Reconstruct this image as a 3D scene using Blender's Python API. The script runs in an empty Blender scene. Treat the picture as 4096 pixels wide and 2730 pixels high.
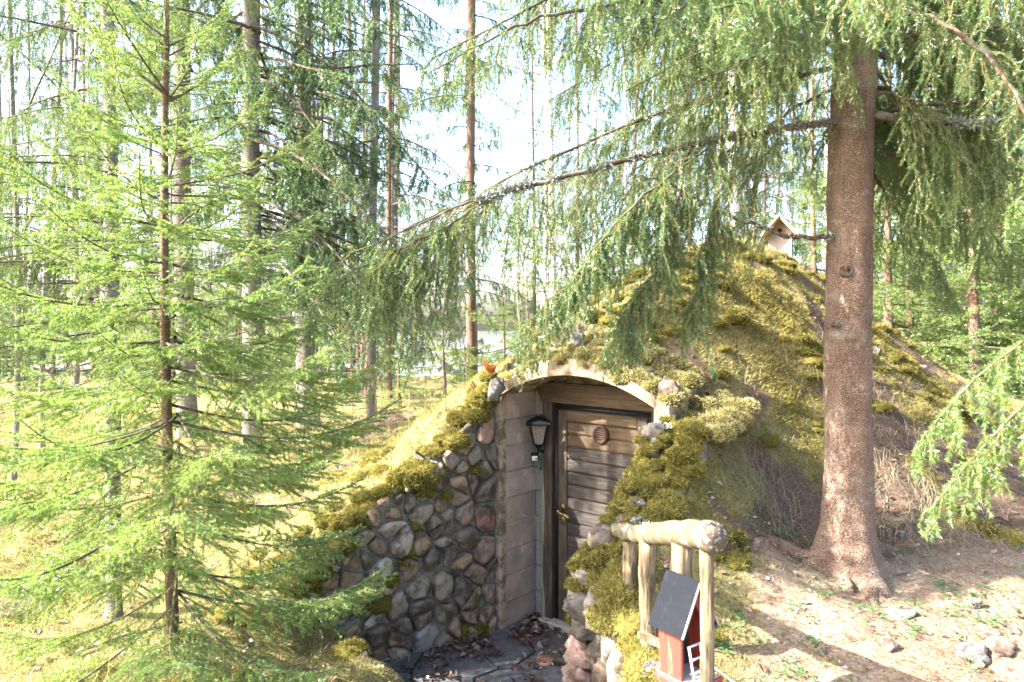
import bpy, math, random
import numpy as np
from mathutils import Vector, Matrix

# ------------------------------------------------------------------ camera, sky, sun, exposure
scene = bpy.context.scene
COL = scene.collection
R = math.radians
FPX = 4096 * 24 / 36.0          # focal length in photograph pixels
EYE, HORIZON = 1.6, 1300.0
SUN_EL, SUN_DIR = 36.0, (-1.0, -0.22)   # towards the sun

cam_d = bpy.data.cameras.new("camera")
cam_d.lens, cam_d.sensor_width = 24, 36
cam_d.shift_y = -65 / 4096
cam_d.clip_start, cam_d.clip_end = 0.05, 1000
cam_d.dof.use_dof = True
cam_d.dof.focus_distance = 5.2
cam_d.dof.aperture_fstop = 3.2
cam = bpy.data.objects.new("camera", cam_d)
COL.objects.link(cam)
cam.location = (0, 0, EYE)
cam.rotation_euler = (R(90), 0, 0)
scene.camera = cam

world = bpy.data.worlds.new("World")
scene.world = world
world.use_nodes = True
wn = world.node_tree
sky = wn.nodes.new("ShaderNodeTexSky")
sky.sky_type = 'NISHITA'
sky.sun_disc = False
sky.sun_elevation = R(SUN_EL)
sky.sun_rotation = math.atan2(SUN_DIR[0], SUN_DIR[1])
sky.air_density, sky.dust_density, sky.ozone_density = 1.0, 4.0, 1.0
wn.links.new(sky.outputs[0], wn.nodes["Background"].inputs[0])
wn.nodes["Background"].inputs[1].default_value = 0.15

sun_d = bpy.data.lights.new("sun", 'SUN')
sun_d.energy, sun_d.angle, sun_d.color = 4.7, R(0.5), (1.0, 0.93, 0.82)
sun = bpy.data.objects.new("sun", sun_d)
COL.objects.link(sun)
_s = Vector((SUN_DIR[0], SUN_DIR[1], 0)).normalized() * math.cos(R(SUN_EL)) + Vector((0, 0, math.sin(R(SUN_EL))))
sun.rotation_euler = _s.to_track_quat('Z', 'Y').to_euler()
sun.location = (-8, 0, 12)

vs = scene.view_settings
vs.view_transform, vs.look, vs.exposure, vs.gamma, vs.use_curve_mapping = 'Standard', 'None', 2.75, 1.0, False
cy = scene.cycles
cy.max_bounces, cy.diffuse_bounces, cy.glossy_bounces = 6, 4, 2
cy.transmission_bounces, cy.transparent_max_bounces = 4, 8
cy.use_denoising = True
cy.caustics_reflective = cy.caustics_refractive = False
cy.sample_clamp_indirect = 6

# ------------------------------------------------------------------ node materials
def srgb(h):
    c = [int(h[i:i + 2], 16) / 255 for i in (0, 2, 4)]
    return tuple(v / 12.92 if v <= .04045 else ((v + .055) / 1.055) ** 2.4 for v in c)

class Nodes:
    def __init__(s, name):
        s.m = bpy.data.materials.new(name); s.m.use_nodes = True
        s.t = s.m.node_tree; s.t.nodes.clear()
        s.out = s.n('ShaderNodeOutputMaterial')
    def n(s, typ, **kw):
        nd = s.t.nodes.new(typ)
        for k, v in kw.items(): setattr(nd, k, v)
        return nd
    def put(s, sock, v):
        if v is None: return
        if hasattr(v, 'is_output') or isinstance(v, bpy.types.NodeSocket): s.t.links.new(v, sock)
        elif isinstance(v, tuple) and sock.type == 'RGBA': sock.default_value = (*v[:3], 1)
        else: sock.default_value = v
    def coord(s, kind='Object', scale=(1, 1, 1), rot=(0, 0, 0)):
        tc = s.n('ShaderNodeTexCoord'); mp = s.n('ShaderNodeMapping')
        mp.inputs['Scale'].default_value = scale; mp.inputs['Rotation'].default_value = rot
        s.t.links.new(tc.outputs[kind], mp.inputs[0]); return mp.outputs[0]
    def noise(s, vec, scale, detail=4, rough=.6, dist=0):
        nd = s.n('ShaderNodeTexNoise'); s.put(nd.inputs['Vector'], vec)
        nd.inputs['Scale'].default_value = scale; nd.inputs['Detail'].default_value = detail
        nd.inputs['Roughness'].default_value = rough; nd.inputs['Distortion'].default_value = dist
        return nd.outputs[0]
    def voro(s, vec, scale, feature='F1', out='Distance', rnd=1):
        nd = s.n('ShaderNodeTexVoronoi', feature=feature); s.put(nd.inputs['Vector'], vec)
        nd.inputs['Scale'].default_value = scale; nd.inputs['Randomness'].default_value = rnd
        return nd.outputs[out]
    def ramp(s, fac, stops, interp='LINEAR'):
        nd = s.n('ShaderNodeValToRGB'); s.put(nd.inputs[0], fac); e = nd.color_ramp; e.interpolation = interp
        while len(e.elements) < len(stops): e.elements.new(.5)
        for el, (p, c) in zip(e.elements, stops):
            el.position = p; el.color = (*c, 1) if isinstance(c, tuple) else (c, c, c, 1)
        return nd.outputs[0]
    def mix(s, fac, a, b, mode='MIX'):
        nd = s.n('ShaderNodeMix', data_type='RGBA', blend_type=mode)
        s.put(nd.inputs[0], fac); s.put(nd.inputs[6], a); s.put(nd.inputs[7], b); return nd.outputs[2]
    def math(s, op, a, b=None):
        nd = s.n('ShaderNodeMath', operation=op); s.put(nd.inputs[0], a); s.put(nd.inputs[1], b); return nd.outputs[0]
    def bump(s, h, strength=.5, dist=.01, normal=None):
        nd = s.n('ShaderNodeBump'); s.put(nd.inputs['Height'], h); nd.inputs['Strength'].default_value = strength
        nd.inputs['Distance'].default_value = dist; s.put(nd.inputs['Normal'], normal); return nd.outputs[0]
    def rnd(s): return s.n('ShaderNodeObjectInfo').outputs['Random']
    def island(s): return s.n('ShaderNodeNewGeometry').outputs['Random Per Island']
    def principled(s, col, rough=.8, normal=None, metal=0, spec=.3):
        b = s.n('ShaderNodeBsdfPrincipled'); s.put(b.inputs['Base Color'], col); s.put(b.inputs['Roughness'], rough)
        s.put(b.inputs['Normal'], normal); b.inputs['Metallic'].default_value = metal
        b.inputs['Specular IOR Level'].default_value = spec
        s.t.links.new(b.outputs[0], s.out.inputs[0]); return s.m
    def leafy(s, col, tcol, tw=.4, gloss=.06, rough=.4):
        d = s.n('ShaderNodeBsdfDiffuse'); s.put(d.inputs[0], col)
        t = s.n('ShaderNodeBsdfTranslucent'); s.put(t.inputs[0], tcol)
        mx = s.n('ShaderNodeMixShader'); mx.inputs[0].default_value = tw
        s.t.links.new(d.outputs[0], mx.inputs[1]); s.t.links.new(t.outputs[0], mx.inputs[2])
        g = s.n('ShaderNodeBsdfGlossy'); g.inputs['Roughness'].default_value = rough; s.put(g.inputs[0], (.9, .95, .9))
        m2 = s.n('ShaderNodeMixShader'); m2.inputs[0].default_value = gloss
        s.t.links.new(mx.outputs[0], m2.inputs[1]); s.t.links.new(g.outputs[0], m2.inputs[2])
        s.t.links.new(m2.outputs[0], s.out.inputs[0]); return s.m

M = {}
def moss_mat(name, a, b, c, sc=7):
    k = Nodes(name); v = k.coord('Object'); n = k.noise(v, sc, 5, .65); i_ = k.island()
    f = k.math('ADD', k.math('MULTIPLY', i_, .45), k.math('MULTIPLY', n, .55)); col = k.ramp(f, [(.25, a), (.5, b), (.72, c)])
    M[name] = k.leafy(col, k.mix(.4, col, (.35, .3, .05)), .25, 0.0)
def needle_mat(name, a, b, ta, tb, tw=.42, gloss=.07):
    k = Nodes(name); r = k.island(); o = k.rnd()
    f = k.math('ADD', k.math('MULTIPLY', r, .6), k.math('MULTIPLY', o, .4))
    M[name] = k.leafy(k.ramp(f, [(0, a), (1, b)]), k.ramp(f, [(0, ta), (1, tb)]), tw, gloss)
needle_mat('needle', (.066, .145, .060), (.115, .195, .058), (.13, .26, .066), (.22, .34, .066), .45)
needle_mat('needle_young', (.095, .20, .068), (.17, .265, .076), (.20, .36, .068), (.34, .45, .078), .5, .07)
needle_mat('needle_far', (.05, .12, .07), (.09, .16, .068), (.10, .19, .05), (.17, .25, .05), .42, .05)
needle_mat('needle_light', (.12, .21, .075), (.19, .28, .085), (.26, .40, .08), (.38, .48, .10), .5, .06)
moss_mat('moss_blade', (.085, .08, .02), (.215, .195, .048), (.42, .355, .135))
needle_mat('moss_dry', (.30, .275, .125), (.54, .475, .28), (.3, .26, .09), (.45, .4, .17), .25, .0)
moss_mat('moss_green', (.05, .045, .016), (.11, .10, .025), (.17, .15, .045), 12)
needle_mat('straw', (.30, .25, .15), (.48, .42, .29), (.3, .25, .14), (.4, .35, .22), .3, .03)
needle_mat('grass_green', (.07, .14, .03), (.13, .21, .05), (.14, .26, .04), (.2, .3, .05), .4, .04)
needle_mat('herb', (.05, .13, .05), (.10, .19, .06), (.10, .24, .06), (.16, .30, .07), .35, .04)
needle_mat('leaf_litter', (.13, .075, .045), (.34, .235, .17), (.15, .08, .04), (.3, .2, .12), .15, .05)
needle_mat('leaf_litter_dark', (.05, .028, .022), (.20, .125, .095), (.1, .05, .03), (.2, .1, .05), .12, .06)
needle_mat('fallen_needle', (.11, .06, .035), (.28, .18, .11), (.1, .06, .03), (.2, .12, .06), .05, .0)
needle_mat('lichen', (.24, .26, .24), (.40, .42, .38), (.2, .22, .2), (.3, .33, .3), .1, .0)
needle_mat('leaf_red', (.26, .045, .02), (.40, .12, .04), (.45, .10, .02), (.5, .2, .04), .35, .08)
needle_mat('leaf_purple', (.22, .09, .09), (.34, .18, .15), (.3, .1, .08), (.4, .2, .1), .25, .12)
needle_mat('leaf_orange', (.45, .20, .02), (.55, .32, .03), (.6, .3, .02), (.6, .4, .04), .4, .08)
needle_mat('leaf_green', (.09, .17, .08), (.15, .24, .12), (.14, .26, .06), (.2, .3, .08), .3, .15)
needle_mat('leaf_dark', (.07, .04, .045), (.13, .09, .08), (.1, .05, .04), (.15, .08, .05), .2, .12)
needle_mat('leaf_dry', (.38, .19, .10), (.5, .27, .15), (.4, .2, .1), (.5, .25, .12), .3, .02)

def bark(name, a, b, c, sx=1, flake=60, lich=0.0):
    k = Nodes(name); v = k.coord('Object', (1, 1, 1.9)); v2 = k.coord('Object', (1, 1, .25))
    dv = k.n('ShaderNodeVectorMath', operation='ADD'); k.put(dv.inputs[0], v); nzv = k.n('ShaderNodeTexNoise'); nzv.inputs['Scale'].default_value = 25; k.put(nzv.inputs['Vector'], v); sc_ = k.n('ShaderNodeVectorMath', operation='SCALE'); k.put(sc_.inputs[0], nzv.outputs['Color']); sc_.inputs['Scale'].default_value = .035; k.put(dv.inputs[1], sc_.outputs[0])
    cell = k.voro(dv.outputs[0], flake, 'DISTANCE_TO_EDGE'); n = k.noise(v, 9, 6); n2 = k.noise(v2, 22, 5)
    col = k.mix(n, k.ramp(n2, [(.3, a), (.7, b)]), c)
    col = k.mix(k.ramp(cell, [(.0, .55), (.16, 0.0)]), col, tuple(x * .35 for x in a))
    col = k.mix(k.ramp(k.noise(v2, 4, 6, .7), [(.35, .55), (.6, 0.0)]), col, tuple(x * .5 for x in a)); col = k.mix(k.ramp(k.noise(v, 2.2, 5, .65), [(.5, 0.0), (.7, .6)]), col, tuple(min(1, x * 1.25) for x in c))
    if lich:
        col = k.mix(k.ramp(k.noise(v, 6, 6, .7), [(.56, 0.0), (.66, lich)]), col, (.36, .40, .37))
    h = k.math('ADD', k.ramp(cell, [(0, 0.0), (.16, 1.0)]), k.math('MULTIPLY', n2, .9))
    M[name] = k.principled(col, .9, k.bump(h, .8, .010), spec=.15)
bark('bark', (.16, .095, .07), (.38, .25, .19), (.29, .215, .17), lich=.35)
bark('bark_grey', (.20, .17, .14), (.34, .30, .26), (.28, .26, .23), flake=40, lich=.6)
bark('bark_young', (.18, .12, .075), (.28, .20, .13), (.25, .17, .11), flake=70, lich=.2)
bark('bark_red', (.22, .13, .09), (.36, .24, .18), (.28, .2, .16), flake=45)
k = Nodes('branch_wood'); v = k.coord('Object'); n = k.noise(v, 30, 5)
M['branch_wood'] = k.principled(k.mix(k.ramp(k.noise(v, 14, 5), [(.45, 0.0), (.62, .6)]), k.ramp(n, [(.3, (.05, .033, .024)), (.7, (.12, .082, .056))]), (.20, .21, .19)), .9, k.bump(n, .5, .004), spec=.1)
k = Nodes('twig'); n = k.noise(k.coord('Object'), 20, 3)
M['twig'] = k.principled(k.ramp(n, [(.3, (.17, .10, .05)), (.7, (.32, .20, .09))]), .8, spec=.2)
k = Nodes('twig_bare'); n = k.noise(k.coord('Object'), 12, 3)
M['twig_bare'] = k.principled(k.ramp(n, [(.3, (.24, .15, .09)), (.7, (.48, .35, .24))]), .8, spec=.2)
k = Nodes('twig_dark'); n = k.noise(k.coord('Object'), 12, 3)
M['twig_dark'] = k.principled(k.ramp(n, [(.3, (.05, .032, .03)), (.7, (.16, .11, .09))]), .8, spec=.2)
k = Nodes('birch_bark'); v = k.coord('Object', (1, 1, 6)); n = k.noise(v, 3.5, 6, .7)
M['birch_bark'] = k.principled(k.mix(k.ramp(n, [(.56, 0.0), (.62, 1.0)]), (.66, .63, .60), (.10, .09, .085)), .7, k.bump(n, .3, .004), spec=.2)

def stone(name, stops, speck=.5, mossy=.5, cs=1.0):
    if cs == 1.0: stone(name + '_rock', stops, speck, mossy, .1)
    k = Nodes(name); v = k.coord('Object', (cs, cs, cs)); o = k.rnd()
    base = k.ramp(o, stops, 'CONSTANT')
    n = k.noise(v, 18, 8, .7); n2 = k.noise(v, 170, 3, .7)
    off = k.n('ShaderNodeVectorMath', operation='ADD'); k.put(off.inputs[0], v); k.put(off.inputs[1], o)
    n3 = k.noise(off.outputs[0], 7, 6, .65)
    col = k.mix(k.ramp(n, [(.3, 0.0), (.7, .75)]), base, k.mix(.5, base, (.5, .47, .44)))
    col = k.mix(k.ramp(n2, [(.52, 0.0), (.7, speck)]), col, (.09, .085, .085))
    col = k.mix(k.ramp(n3, [(.47, 0.0), (.58, .8)]), col, (.06, .045, .032))
    if mossy:
        col = k.mix(k.ramp(k.noise(v, 9, 6, .7), [(.56, 0.0), (.66, mossy)]), col, (.10, .105, .03))
    h = k.math('ADD', n, k.math('MULTIPLY', n2, .35))
    M[name] = k.principled(col, .85, k.bump(h, .75, .012 / cs), spec=.25)
stone('stone', [(0, (.23, .185, .14)), (.13, (.17, .105, .065)), (.26, (.34, .285, .23)), (.37, (.105, .08, .06)), (.5, (.24, .16, .115)), (.61, (.30, .19, .105)), (.70, (.15, .14, .145)), (.79, (.42, .38, .33)), (.88, (.20, .165, .09))], .3, .8)
stone('stone_red', [(0, (.26, .115, .075))], .2, .2)
stone('stone_pink', [(0, (.36, .215, .175))], .3, .3)
stone('stone_pale', [(0, (.36, .335, .30)), (.5, (.39, .325, .265))], .25, .35)
stone('stone_grey', [(0, (.30, .30, .31)), (.5, (.36, .34, .33))], .4, .25)
stone('stone_light', [(0, (.33, .28, .235)), (.4, (.36, .265, .20)), (.7, (.25, .21, .175))], .25, .5)
k = Nodes('mortar'); v = k.coord('Object'); n = k.noise(v, 14, 8, .7); n2 = k.noise(v, 5, 5, .6)
M['mortar'] = k.principled(k.mix(k.ramp(n2, [(.48, 0.0), (.6, .8)]), k.ramp(n, [(.3, (.09, .09, .075)), (.7, (.26, .26, .225))]), (.035, .03, .02)), .95, k.bump(n, .9, .02), spec=.1)

k = Nodes('plaster'); v = k.coord('Object'); n = k.noise(v, 260, 3, .7); n2 = k.noise(v, 5, 5, .6); n3 = k.noise(v, 11, 6, .65)
c = k.ramp(n2, [(.3, (.31, .24, .18)), (.55, (.43, .34, .26)), (.75, (.41, .32, .27))])
c = k.mix(k.ramp(n3, [(.42, 0.0), (.58, .88)]), c, (.13, .10, .065))
M['plaster'] = k.principled(c, .95, k.bump(k.math('ADD', n, n3), .5, .006), spec=.1)
k = Nodes('block'); v = k.coord('Object'); o = k.rnd(); n = k.noise(v, 220, 3, .7); n3 = k.noise(v, 8, 6, .65)
c = k.ramp(o, [(0, (.46, .365, .29)), (.3, (.52, .415, .325)), (.55, (.42, .35, .31)), (.8, (.48, .39, .345))], 'CONSTANT')
c = k.mix(k.ramp(k.noise(v, 3.5, 5, .6), [(.42, 0.0), (.6, .75)]), c, (.24, .20, .185)); c = k.mix(k.ramp(n3, [(.45, 0.0), (.62, .7)]), c, (.32, .27, .25))
c = k.mix(k.ramp(n3, [(.30, .7), (.40, 0.0)]), c, (.58, .53, .47))
M['block'] = k.principled(c, .95, k.bump(k.math('ADD', n, k.math('MULTIPLY', n3, .5)), .6, .006), spec=.1)
k = Nodes('cinder'); v = k.coord('Object'); n = k.noise(v, 160, 3, .8)
M['cinder'] = k.principled(k.ramp(n, [(.35, (.09, .09, .09)), (.5, (.27, .265, .26)), (.7, (.44, .43, .41))]), .95, k.bump(n, .8, .006), spec=.1)
k = Nodes('joint'); n = k.noise(k.coord('Object'), 60, 5)
M['joint'] = k.principled(k.ramp(n, [(.3, (.25, .185, .135)), (.7, (.38, .29, .215))]), .95, k.bump(n, .6, .006), spec=.1)

def wood(name, stops, axis='x', sc=1.0, dark=.6, rough=.75):
    k = Nodes(name)
    s = {'x': (1.6, 30, 30), 'z': (30, 30, 1.6), 'y': (30, 1.6, 30)}[axis]
    v = k.coord('Object', s); w = k.coord('Object', {'x': (2, 6, 6), 'z': (6, 6, 2), 'y': (6, 2, 6)}[axis]); o = k.rnd()
    off = k.n('ShaderNodeVectorMath', operation='ADD'); k.put(off.inputs[0], v); k.put(off.inputs[1], k.math('MULTIPLY', o, 37.0))
    off2 = k.n('ShaderNodeVectorMath', operation='ADD'); k.put(off2.inputs[0], w); k.put(off2.inputs[1], k.math('MULTIPLY', o, 11.0))
    g = k.noise(off.outputs[0], sc * 3, 6, .65, .4); b = k.noise(off2.outputs[0], 1.6, 5, .65)
    col = k.ramp(g, stops)
    col = k.mix(k.ramp(b, [(.42, 0.0), (.62, dark)]), col, tuple(x * .33 for x in stops[0][1]))
    M[name] = k.principled(col, rough, k.bump(g, .5, .003), spec=.25)
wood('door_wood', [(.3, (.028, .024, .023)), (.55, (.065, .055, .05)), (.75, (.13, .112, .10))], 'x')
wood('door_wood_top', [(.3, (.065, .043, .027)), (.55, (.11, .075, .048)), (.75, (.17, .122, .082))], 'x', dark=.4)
wood('stile_wood', [(.3, (.048, .036, .028)), (.55, (.085, .064, .048)), (.75, (.15, .118, .092))], 'z')
wood('sapwood', [(.3, (.16, .14, .115)), (.55, (.24, .21, .175)), (.75, (.32, .285, .245))], 'z', dark=.25)
wood('log_wood', [(.36, (.045, .034, .022)), (.48, (.15, .115, .07)), (.62, (.30, .25, .17))], 'z', dark=.75)
k = Nodes('rail_wood'); v = k.coord('Object', (1, 8, 1)); v1 = k.coord('Object'); n = k.noise(v1, 16, 6, .7); n2 = k.noise(v, 6, 5, .65)
c = k.ramp(n2, [(.3, (.05, .04, .024)), (.5, (.11, .088, .052)), (.7, (.20, .165, .10))])
c = k.mix(k.ramp(n, [(.5, 0.0), (.6, .85)]), c, (.20, .22, .20)); c = k.mix(k.ramp(k.noise(v1, 8, 5), [(.5, 0.0), (.62, .85)]), c, (.08, .072, .042))
M['rail_wood'] = k.principled(c, .85, k.bump(k.math('ADD', n, n2), .5, .005), spec=.2)
k = Nodes('end_grain'); v = k.coord('Object'); n = k.noise(v, 40, 5)
M['end_grain'] = k.principled(k.mix(k.ramp(k.noise(v, 70, 3), [(.56, 0.0), (.62, .9)]), k.ramp(n, [(.3, (.05, .04, .03)), (.7, (.14, .115, .085))]), (.3, .3, .29)), .9, k.bump(n, .8, .006), spec=.1)
def paint(name, col, wear, wcol, rough=.6, axis=(1, 1, .2)):
    k = Nodes(name); v = k.coord('Object', axis); n = k.noise(v, 35, 6, .7); n2 = k.noise(v, 9, 4)
    c = k.mix(k.ramp(n, [(.56, 0.0), (.66, wear)]), k.mix(n2, tuple(x * .8 for x in col), tuple(min(1, x * 1.2) for x in col)), wcol)
    M[name] = k.principled(c, rough, k.bump(n, .25, .003), spec=.05 if name in ('roof_felt', 'vent_brown', 'grey_wood') else .12 if name == 'black_metal' else .35)
paint('red_paint', (.24, .038, .028), .45, (.30, .20, .13))
paint('roof_felt', (.013, .015, .020), .35, (.028, .03, .036), .95, (1, 1, 1))
paint('white_paint', (.72, .74, .80), .3, (.5, .5, .5), .45)
paint('vent_paint', (.36, .31, .31), .3, (.28, .24, .22), .7)
paint('vent_brown', (.06, .036, .03), .3, (.085, .055, .045), .7)
paint('grey_wood', (.36, .35, .34), .5, (.22, .21, .2), .85)
paint('yellow_wood', (.50, .30, .12), .3, (.35, .2, .08), .7)
paint('grey_plastic', (.10, .12, .15), .6, (.24, .26, .28), .5, (1, 1, 1))
paint('black_metal', (.008, .009, .012), .2, (.03, .03, .034), .6, (1, 1, 1))
paint('rubber', (.012, .013, .016), .1, (.03, .03, .03), .5, (1, 1, 1))
paint('drain', (.36, .21, .155), .4, (.2, .12, .09), .6, (1, 1, 1))
paint('sticker', (.72, .72, .66), .1, (.6, .6, .55), .5, (1, 1, 1))
paint('sticker_green', (.05, .17, .06), .1, (.1, .2, .1), .5, (1, 1, 1))
paint('sticker_yellow', (.6, .48, .1), .1, (.5, .4, .1), .5, (1, 1, 1))
k = Nodes('brass'); n = k.noise(k.coord('Object'), 60, 4)
M['brass'] = k.principled(k.ramp(n, [(.3, (.16, .11, .045)), (.7, (.30, .215, .09))]), .38, metal=.85, spec=.5)
k = Nodes('lantern_glass'); n = k.noise(k.coord('Object'), 50, 5)
b = k.n('ShaderNodeBsdfPrincipled'); k.put(b.inputs['Base Color'], k.ramp(n, [(.3, (.16, .14, .13)), (.7, (.30, .27, .25))])); b.inputs['Roughness'].default_value = .25
b.inputs['Alpha'].default_value = .75; k.t.links.new(b.outputs[0], k.out.inputs[0]); M['lantern_glass'] = k.m
k = Nodes('bulb'); M['bulb'] = k.principled((.75, .75, .72), .3)
k = Nodes('slate'); v = k.coord('Object'); n = k.noise(v, 22, 7, .7)
M['slate'] = k.principled(k.ramp(n, [(.3, (.045, .047, .055)), (.7, (.13, .135, .15))]), .7, k.bump(n, .6, .008), spec=.35)
k = Nodes('concrete'); v = k.coord('Object'); n = k.noise(v, 120, 4, .8); n2 = k.noise(v, 12, 5)
M['concrete'] = k.principled(k.mix(k.ramp(n2, [(.5, 0.0), (.65, .5)]), k.ramp(n, [(.35, (.24, .22, .21)), (.65, (.44, .41, .38))]), (.2, .18, .14)), .9, k.bump(n, .6, .005), spec=.2)

k = Nodes('ground'); v = k.coord('Object')
att = k.n('ShaderNodeAttribute', attribute_name='cover'); sep = k.n('ShaderNodeSeparateColor'); k.t.links.new(att.outputs['Color'], sep.inputs[0])
n = k.noise(v, 9, 8, .7); n2 = k.noise(v, 60, 6, .75); n3 = k.noise(v, 2.2, 5, .6)
soil = k.ramp(n2, [(.3, (.05, .034, .027)), (.5, (.12, .085, .065)), (.7, (.24, .175, .135))])
sand = k.ramp(n2, [(.3, (.13, .095, .068)), (.5, (.27, .21, .155)), (.7, (.43, .355, .28))])
moss = k.ramp(k.math('ADD', k.math('MULTIPLY', n, .5), k.math('MULTIPLY', n2, .5)), [(.32, (.10, .09, .035)), (.5, (.205, .185, .075)), (.68, (.41, .35, .19))])
col = k.mix(sep.outputs[1], soil, sand); col = k.mix(sep.outputs[0], col, moss)
M['ground'] = k.principled(col, .95, k.bump(k.math('ADD', n2, n), .9, .02), spec=.08)
k = Nodes('lake'); n = k.noise(k.coord('Object', (1, .35, 1)), 3, 3)
M['lake'] = k.principled((.10, .13, .15), .08, k.bump(n, .12, .02), spec=.6)

# ------------------------------------------------------------------ mesh helpers
class MB:
    """collects vertices and faces, builds one mesh"""
    def __init__(s): s.v, s.f, s.m = [], [], []
    def quad(s, idx, mi=0): s.f.append(tuple(idx)); s.m.append(mi)
    def box(s, lo, hi, mi=0, bev=0.0, jit=0.0, rng=random):
        (x0, y0, z0), (x1, y1, z1) = lo, hi
        if bev <= 0:
            b = len(s.v)
            for z in (z0, z1):
                for (x, y) in ((x0, y0), (x1, y0), (x1, y1), (x0, y1)):
                    s.v.append((x + rng.uniform(-jit, jit), y + rng.uniform(-jit, jit), z + rng.uniform(-jit, jit)))
            for q in ((0, 3, 2, 1), (4, 5, 6, 7), (0, 1, 5, 4), (1, 2, 6, 5), (2, 3, 7, 6), (3, 0, 4, 7)):
                s.quad([b + i for i in q], mi)
            return
        # chamfered box: 24 vertices
        lo_, hi_ = (x0, y0, z0), (x1, y1, z1); idx = {}
        for sx in (0, 1):
            for sy in (0, 1):
                for sz in (0, 1):
                    for ax in range(3):
                        sg = (sx, sy, sz)
                        p = [((lo_, hi_)[sg[d]][d] if d == ax else (lo_[d] + bev if sg[d] == 0 else hi_[d] - bev)) for d in range(3)]
                        p = [c + rng.uniform(-jit, jit) for c in p]
                        idx[(sx, sy, sz, ax)] = len(s.v); s.v.append(tuple(p))
        for ax in range(3):
            o1, o2 = [d for d in range(3) if d != ax]
            for side in (0, 1):
                q = []
                for a, b2 in ((0, 0), (1, 0), (1, 1), (0, 1)):
                    sg = [0, 0, 0]; sg[ax] = side; sg[o1] = a; sg[o2] = b2; q.append(idx[(*sg, ax)])
                s.quad(q if (side == 1) == (ax != 1) else q[::-1], mi)
            for a in (0, 1):       # edge strips along ax
                for b2 in (0, 1):
                    sg0 = [0, 0, 0]; sg0[o1] = a; sg0[o2] = b2; sg1 = list(sg0); sg1[ax] = 1
                    s.quad((idx[(*sg0, o1)], idx[(*sg1, o1)], idx[(*sg1, o2)], idx[(*sg0, o2)]), mi)
        for sx in (0, 1):
            for sy in (0, 1):
                for sz in (0, 1): s.quad([idx[(sx, sy, sz, a)] for a in range(3)], mi)
    def tube(s, path, rad, sides=8, mi=0, cap=True, lob=None):
        path = [Vector(p) for p in path]; n = len(path)
        rad = rad if hasattr(rad, '__len__') else [rad] * n
        b = len(s.v); prev = None
        for i, p in enumerate(path):
            t = (path[min(i + 1, n - 1)] - path[max(i - 1, 0)]).normalized()
            if prev is None:
                a = Vector((1, 0, 0)) if abs(t.x) < .8 else Vector((0, 1, 0))
            else: a = prev
            e1 = (a - t * a.dot(t)).normalized(); e2 = t.cross(e1); prev = e1
            for j in range(sides):
                an = 2 * math.pi * j / sides; r = rad[i] * (lob(i, an) if lob else 1)
                s.v.append(tuple(p + (e1 * math.cos(an) + e2 * math.sin(an)) * r))
        for i in range(n - 1):
            for j in range(sides):
                j2 = (j + 1) % sides
                s.quad((b + i * sides + j, b + i * sides + j2, b + (i + 1) * sides + j2, b + (i + 1) * sides + j), mi)
        if cap:
            s.quad([b + j for j in range(sides)][::-1], mi); s.quad([b + (n - 1) * sides + j for j in range(sides)], mi)
    def lathe(s, prof, sides=16, mi=0, axis='z', org=(0, 0, 0)):
        b = len(s.v); n = len(prof)
        for (r, h) in prof:
            for j in range(sides):
                a = 2 * math.pi * j / sides; c, d = r * math.cos(a), r * math.sin(a)
                p = {'z': (c, d, h), 'y': (c, h, d), 'x': (h, c, d)}[axis]
                s.v.append((p[0] + org[0], p[1] + org[1], p[2] + org[2]))
        for i in range(n - 1):
            for j in range(sides):
                j2 = (j + 1) % sides
                s.quad((b + i * sides + j, b + i * sides + j2, b + (i + 1) * sides + j2, b + (i + 1) * sides + j), mi)
        if prof[0][0] > 0: s.quad([b + j for j in range(sides)][::-1], mi)
        if prof[-1][0] > 0: s.quad([b + (n - 1) * sides + j for j in range(sides)], mi)
    def prism(s, poly, d0, d1, axis='y', mi=0):
        """polygon in the two other axes extruded along axis"""
        b = len(s.v); n = len(poly)
        for d in (d0, d1):
            for (p, q) in poly: s.v.append({'y': (p, d, q), 'z': (p, q, d), 'x': (d, p, q)}[axis])
        s.quad([b + i for i in range(n)], mi); s.quad([b + n + i for i in range(n)][::-1], mi)
        for i in range(n):
            j = (i + 1) % n; s.quad((b + i, b + n + i, b + n + j, b + j), mi)
    def mesh(s, name, mats, smooth=False):
        me = bpy.data.meshes.new(name); me.from_pydata(s.v, [], s.f)
        for m in (mats if isinstance(mats, (list, tuple)) else [mats]): me.materials.append(M[m])
        me.polygons.foreach_set('material_index', s.m)
        if smooth: me.polygons.foreach_set('use_smooth', [True] * len(s.f))
        me.update(); 
        import bmesh as _b
        bm = _b.new(); bm.from_mesh(me); _b.ops.recalc_face_normals(bm, faces=bm.faces); bm.to_mesh(me); bm.free()
        return me
    def build(s, name, mats, parent=None, smooth=False): return link(name, s.mesh(name, mats, smooth), parent)

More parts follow.
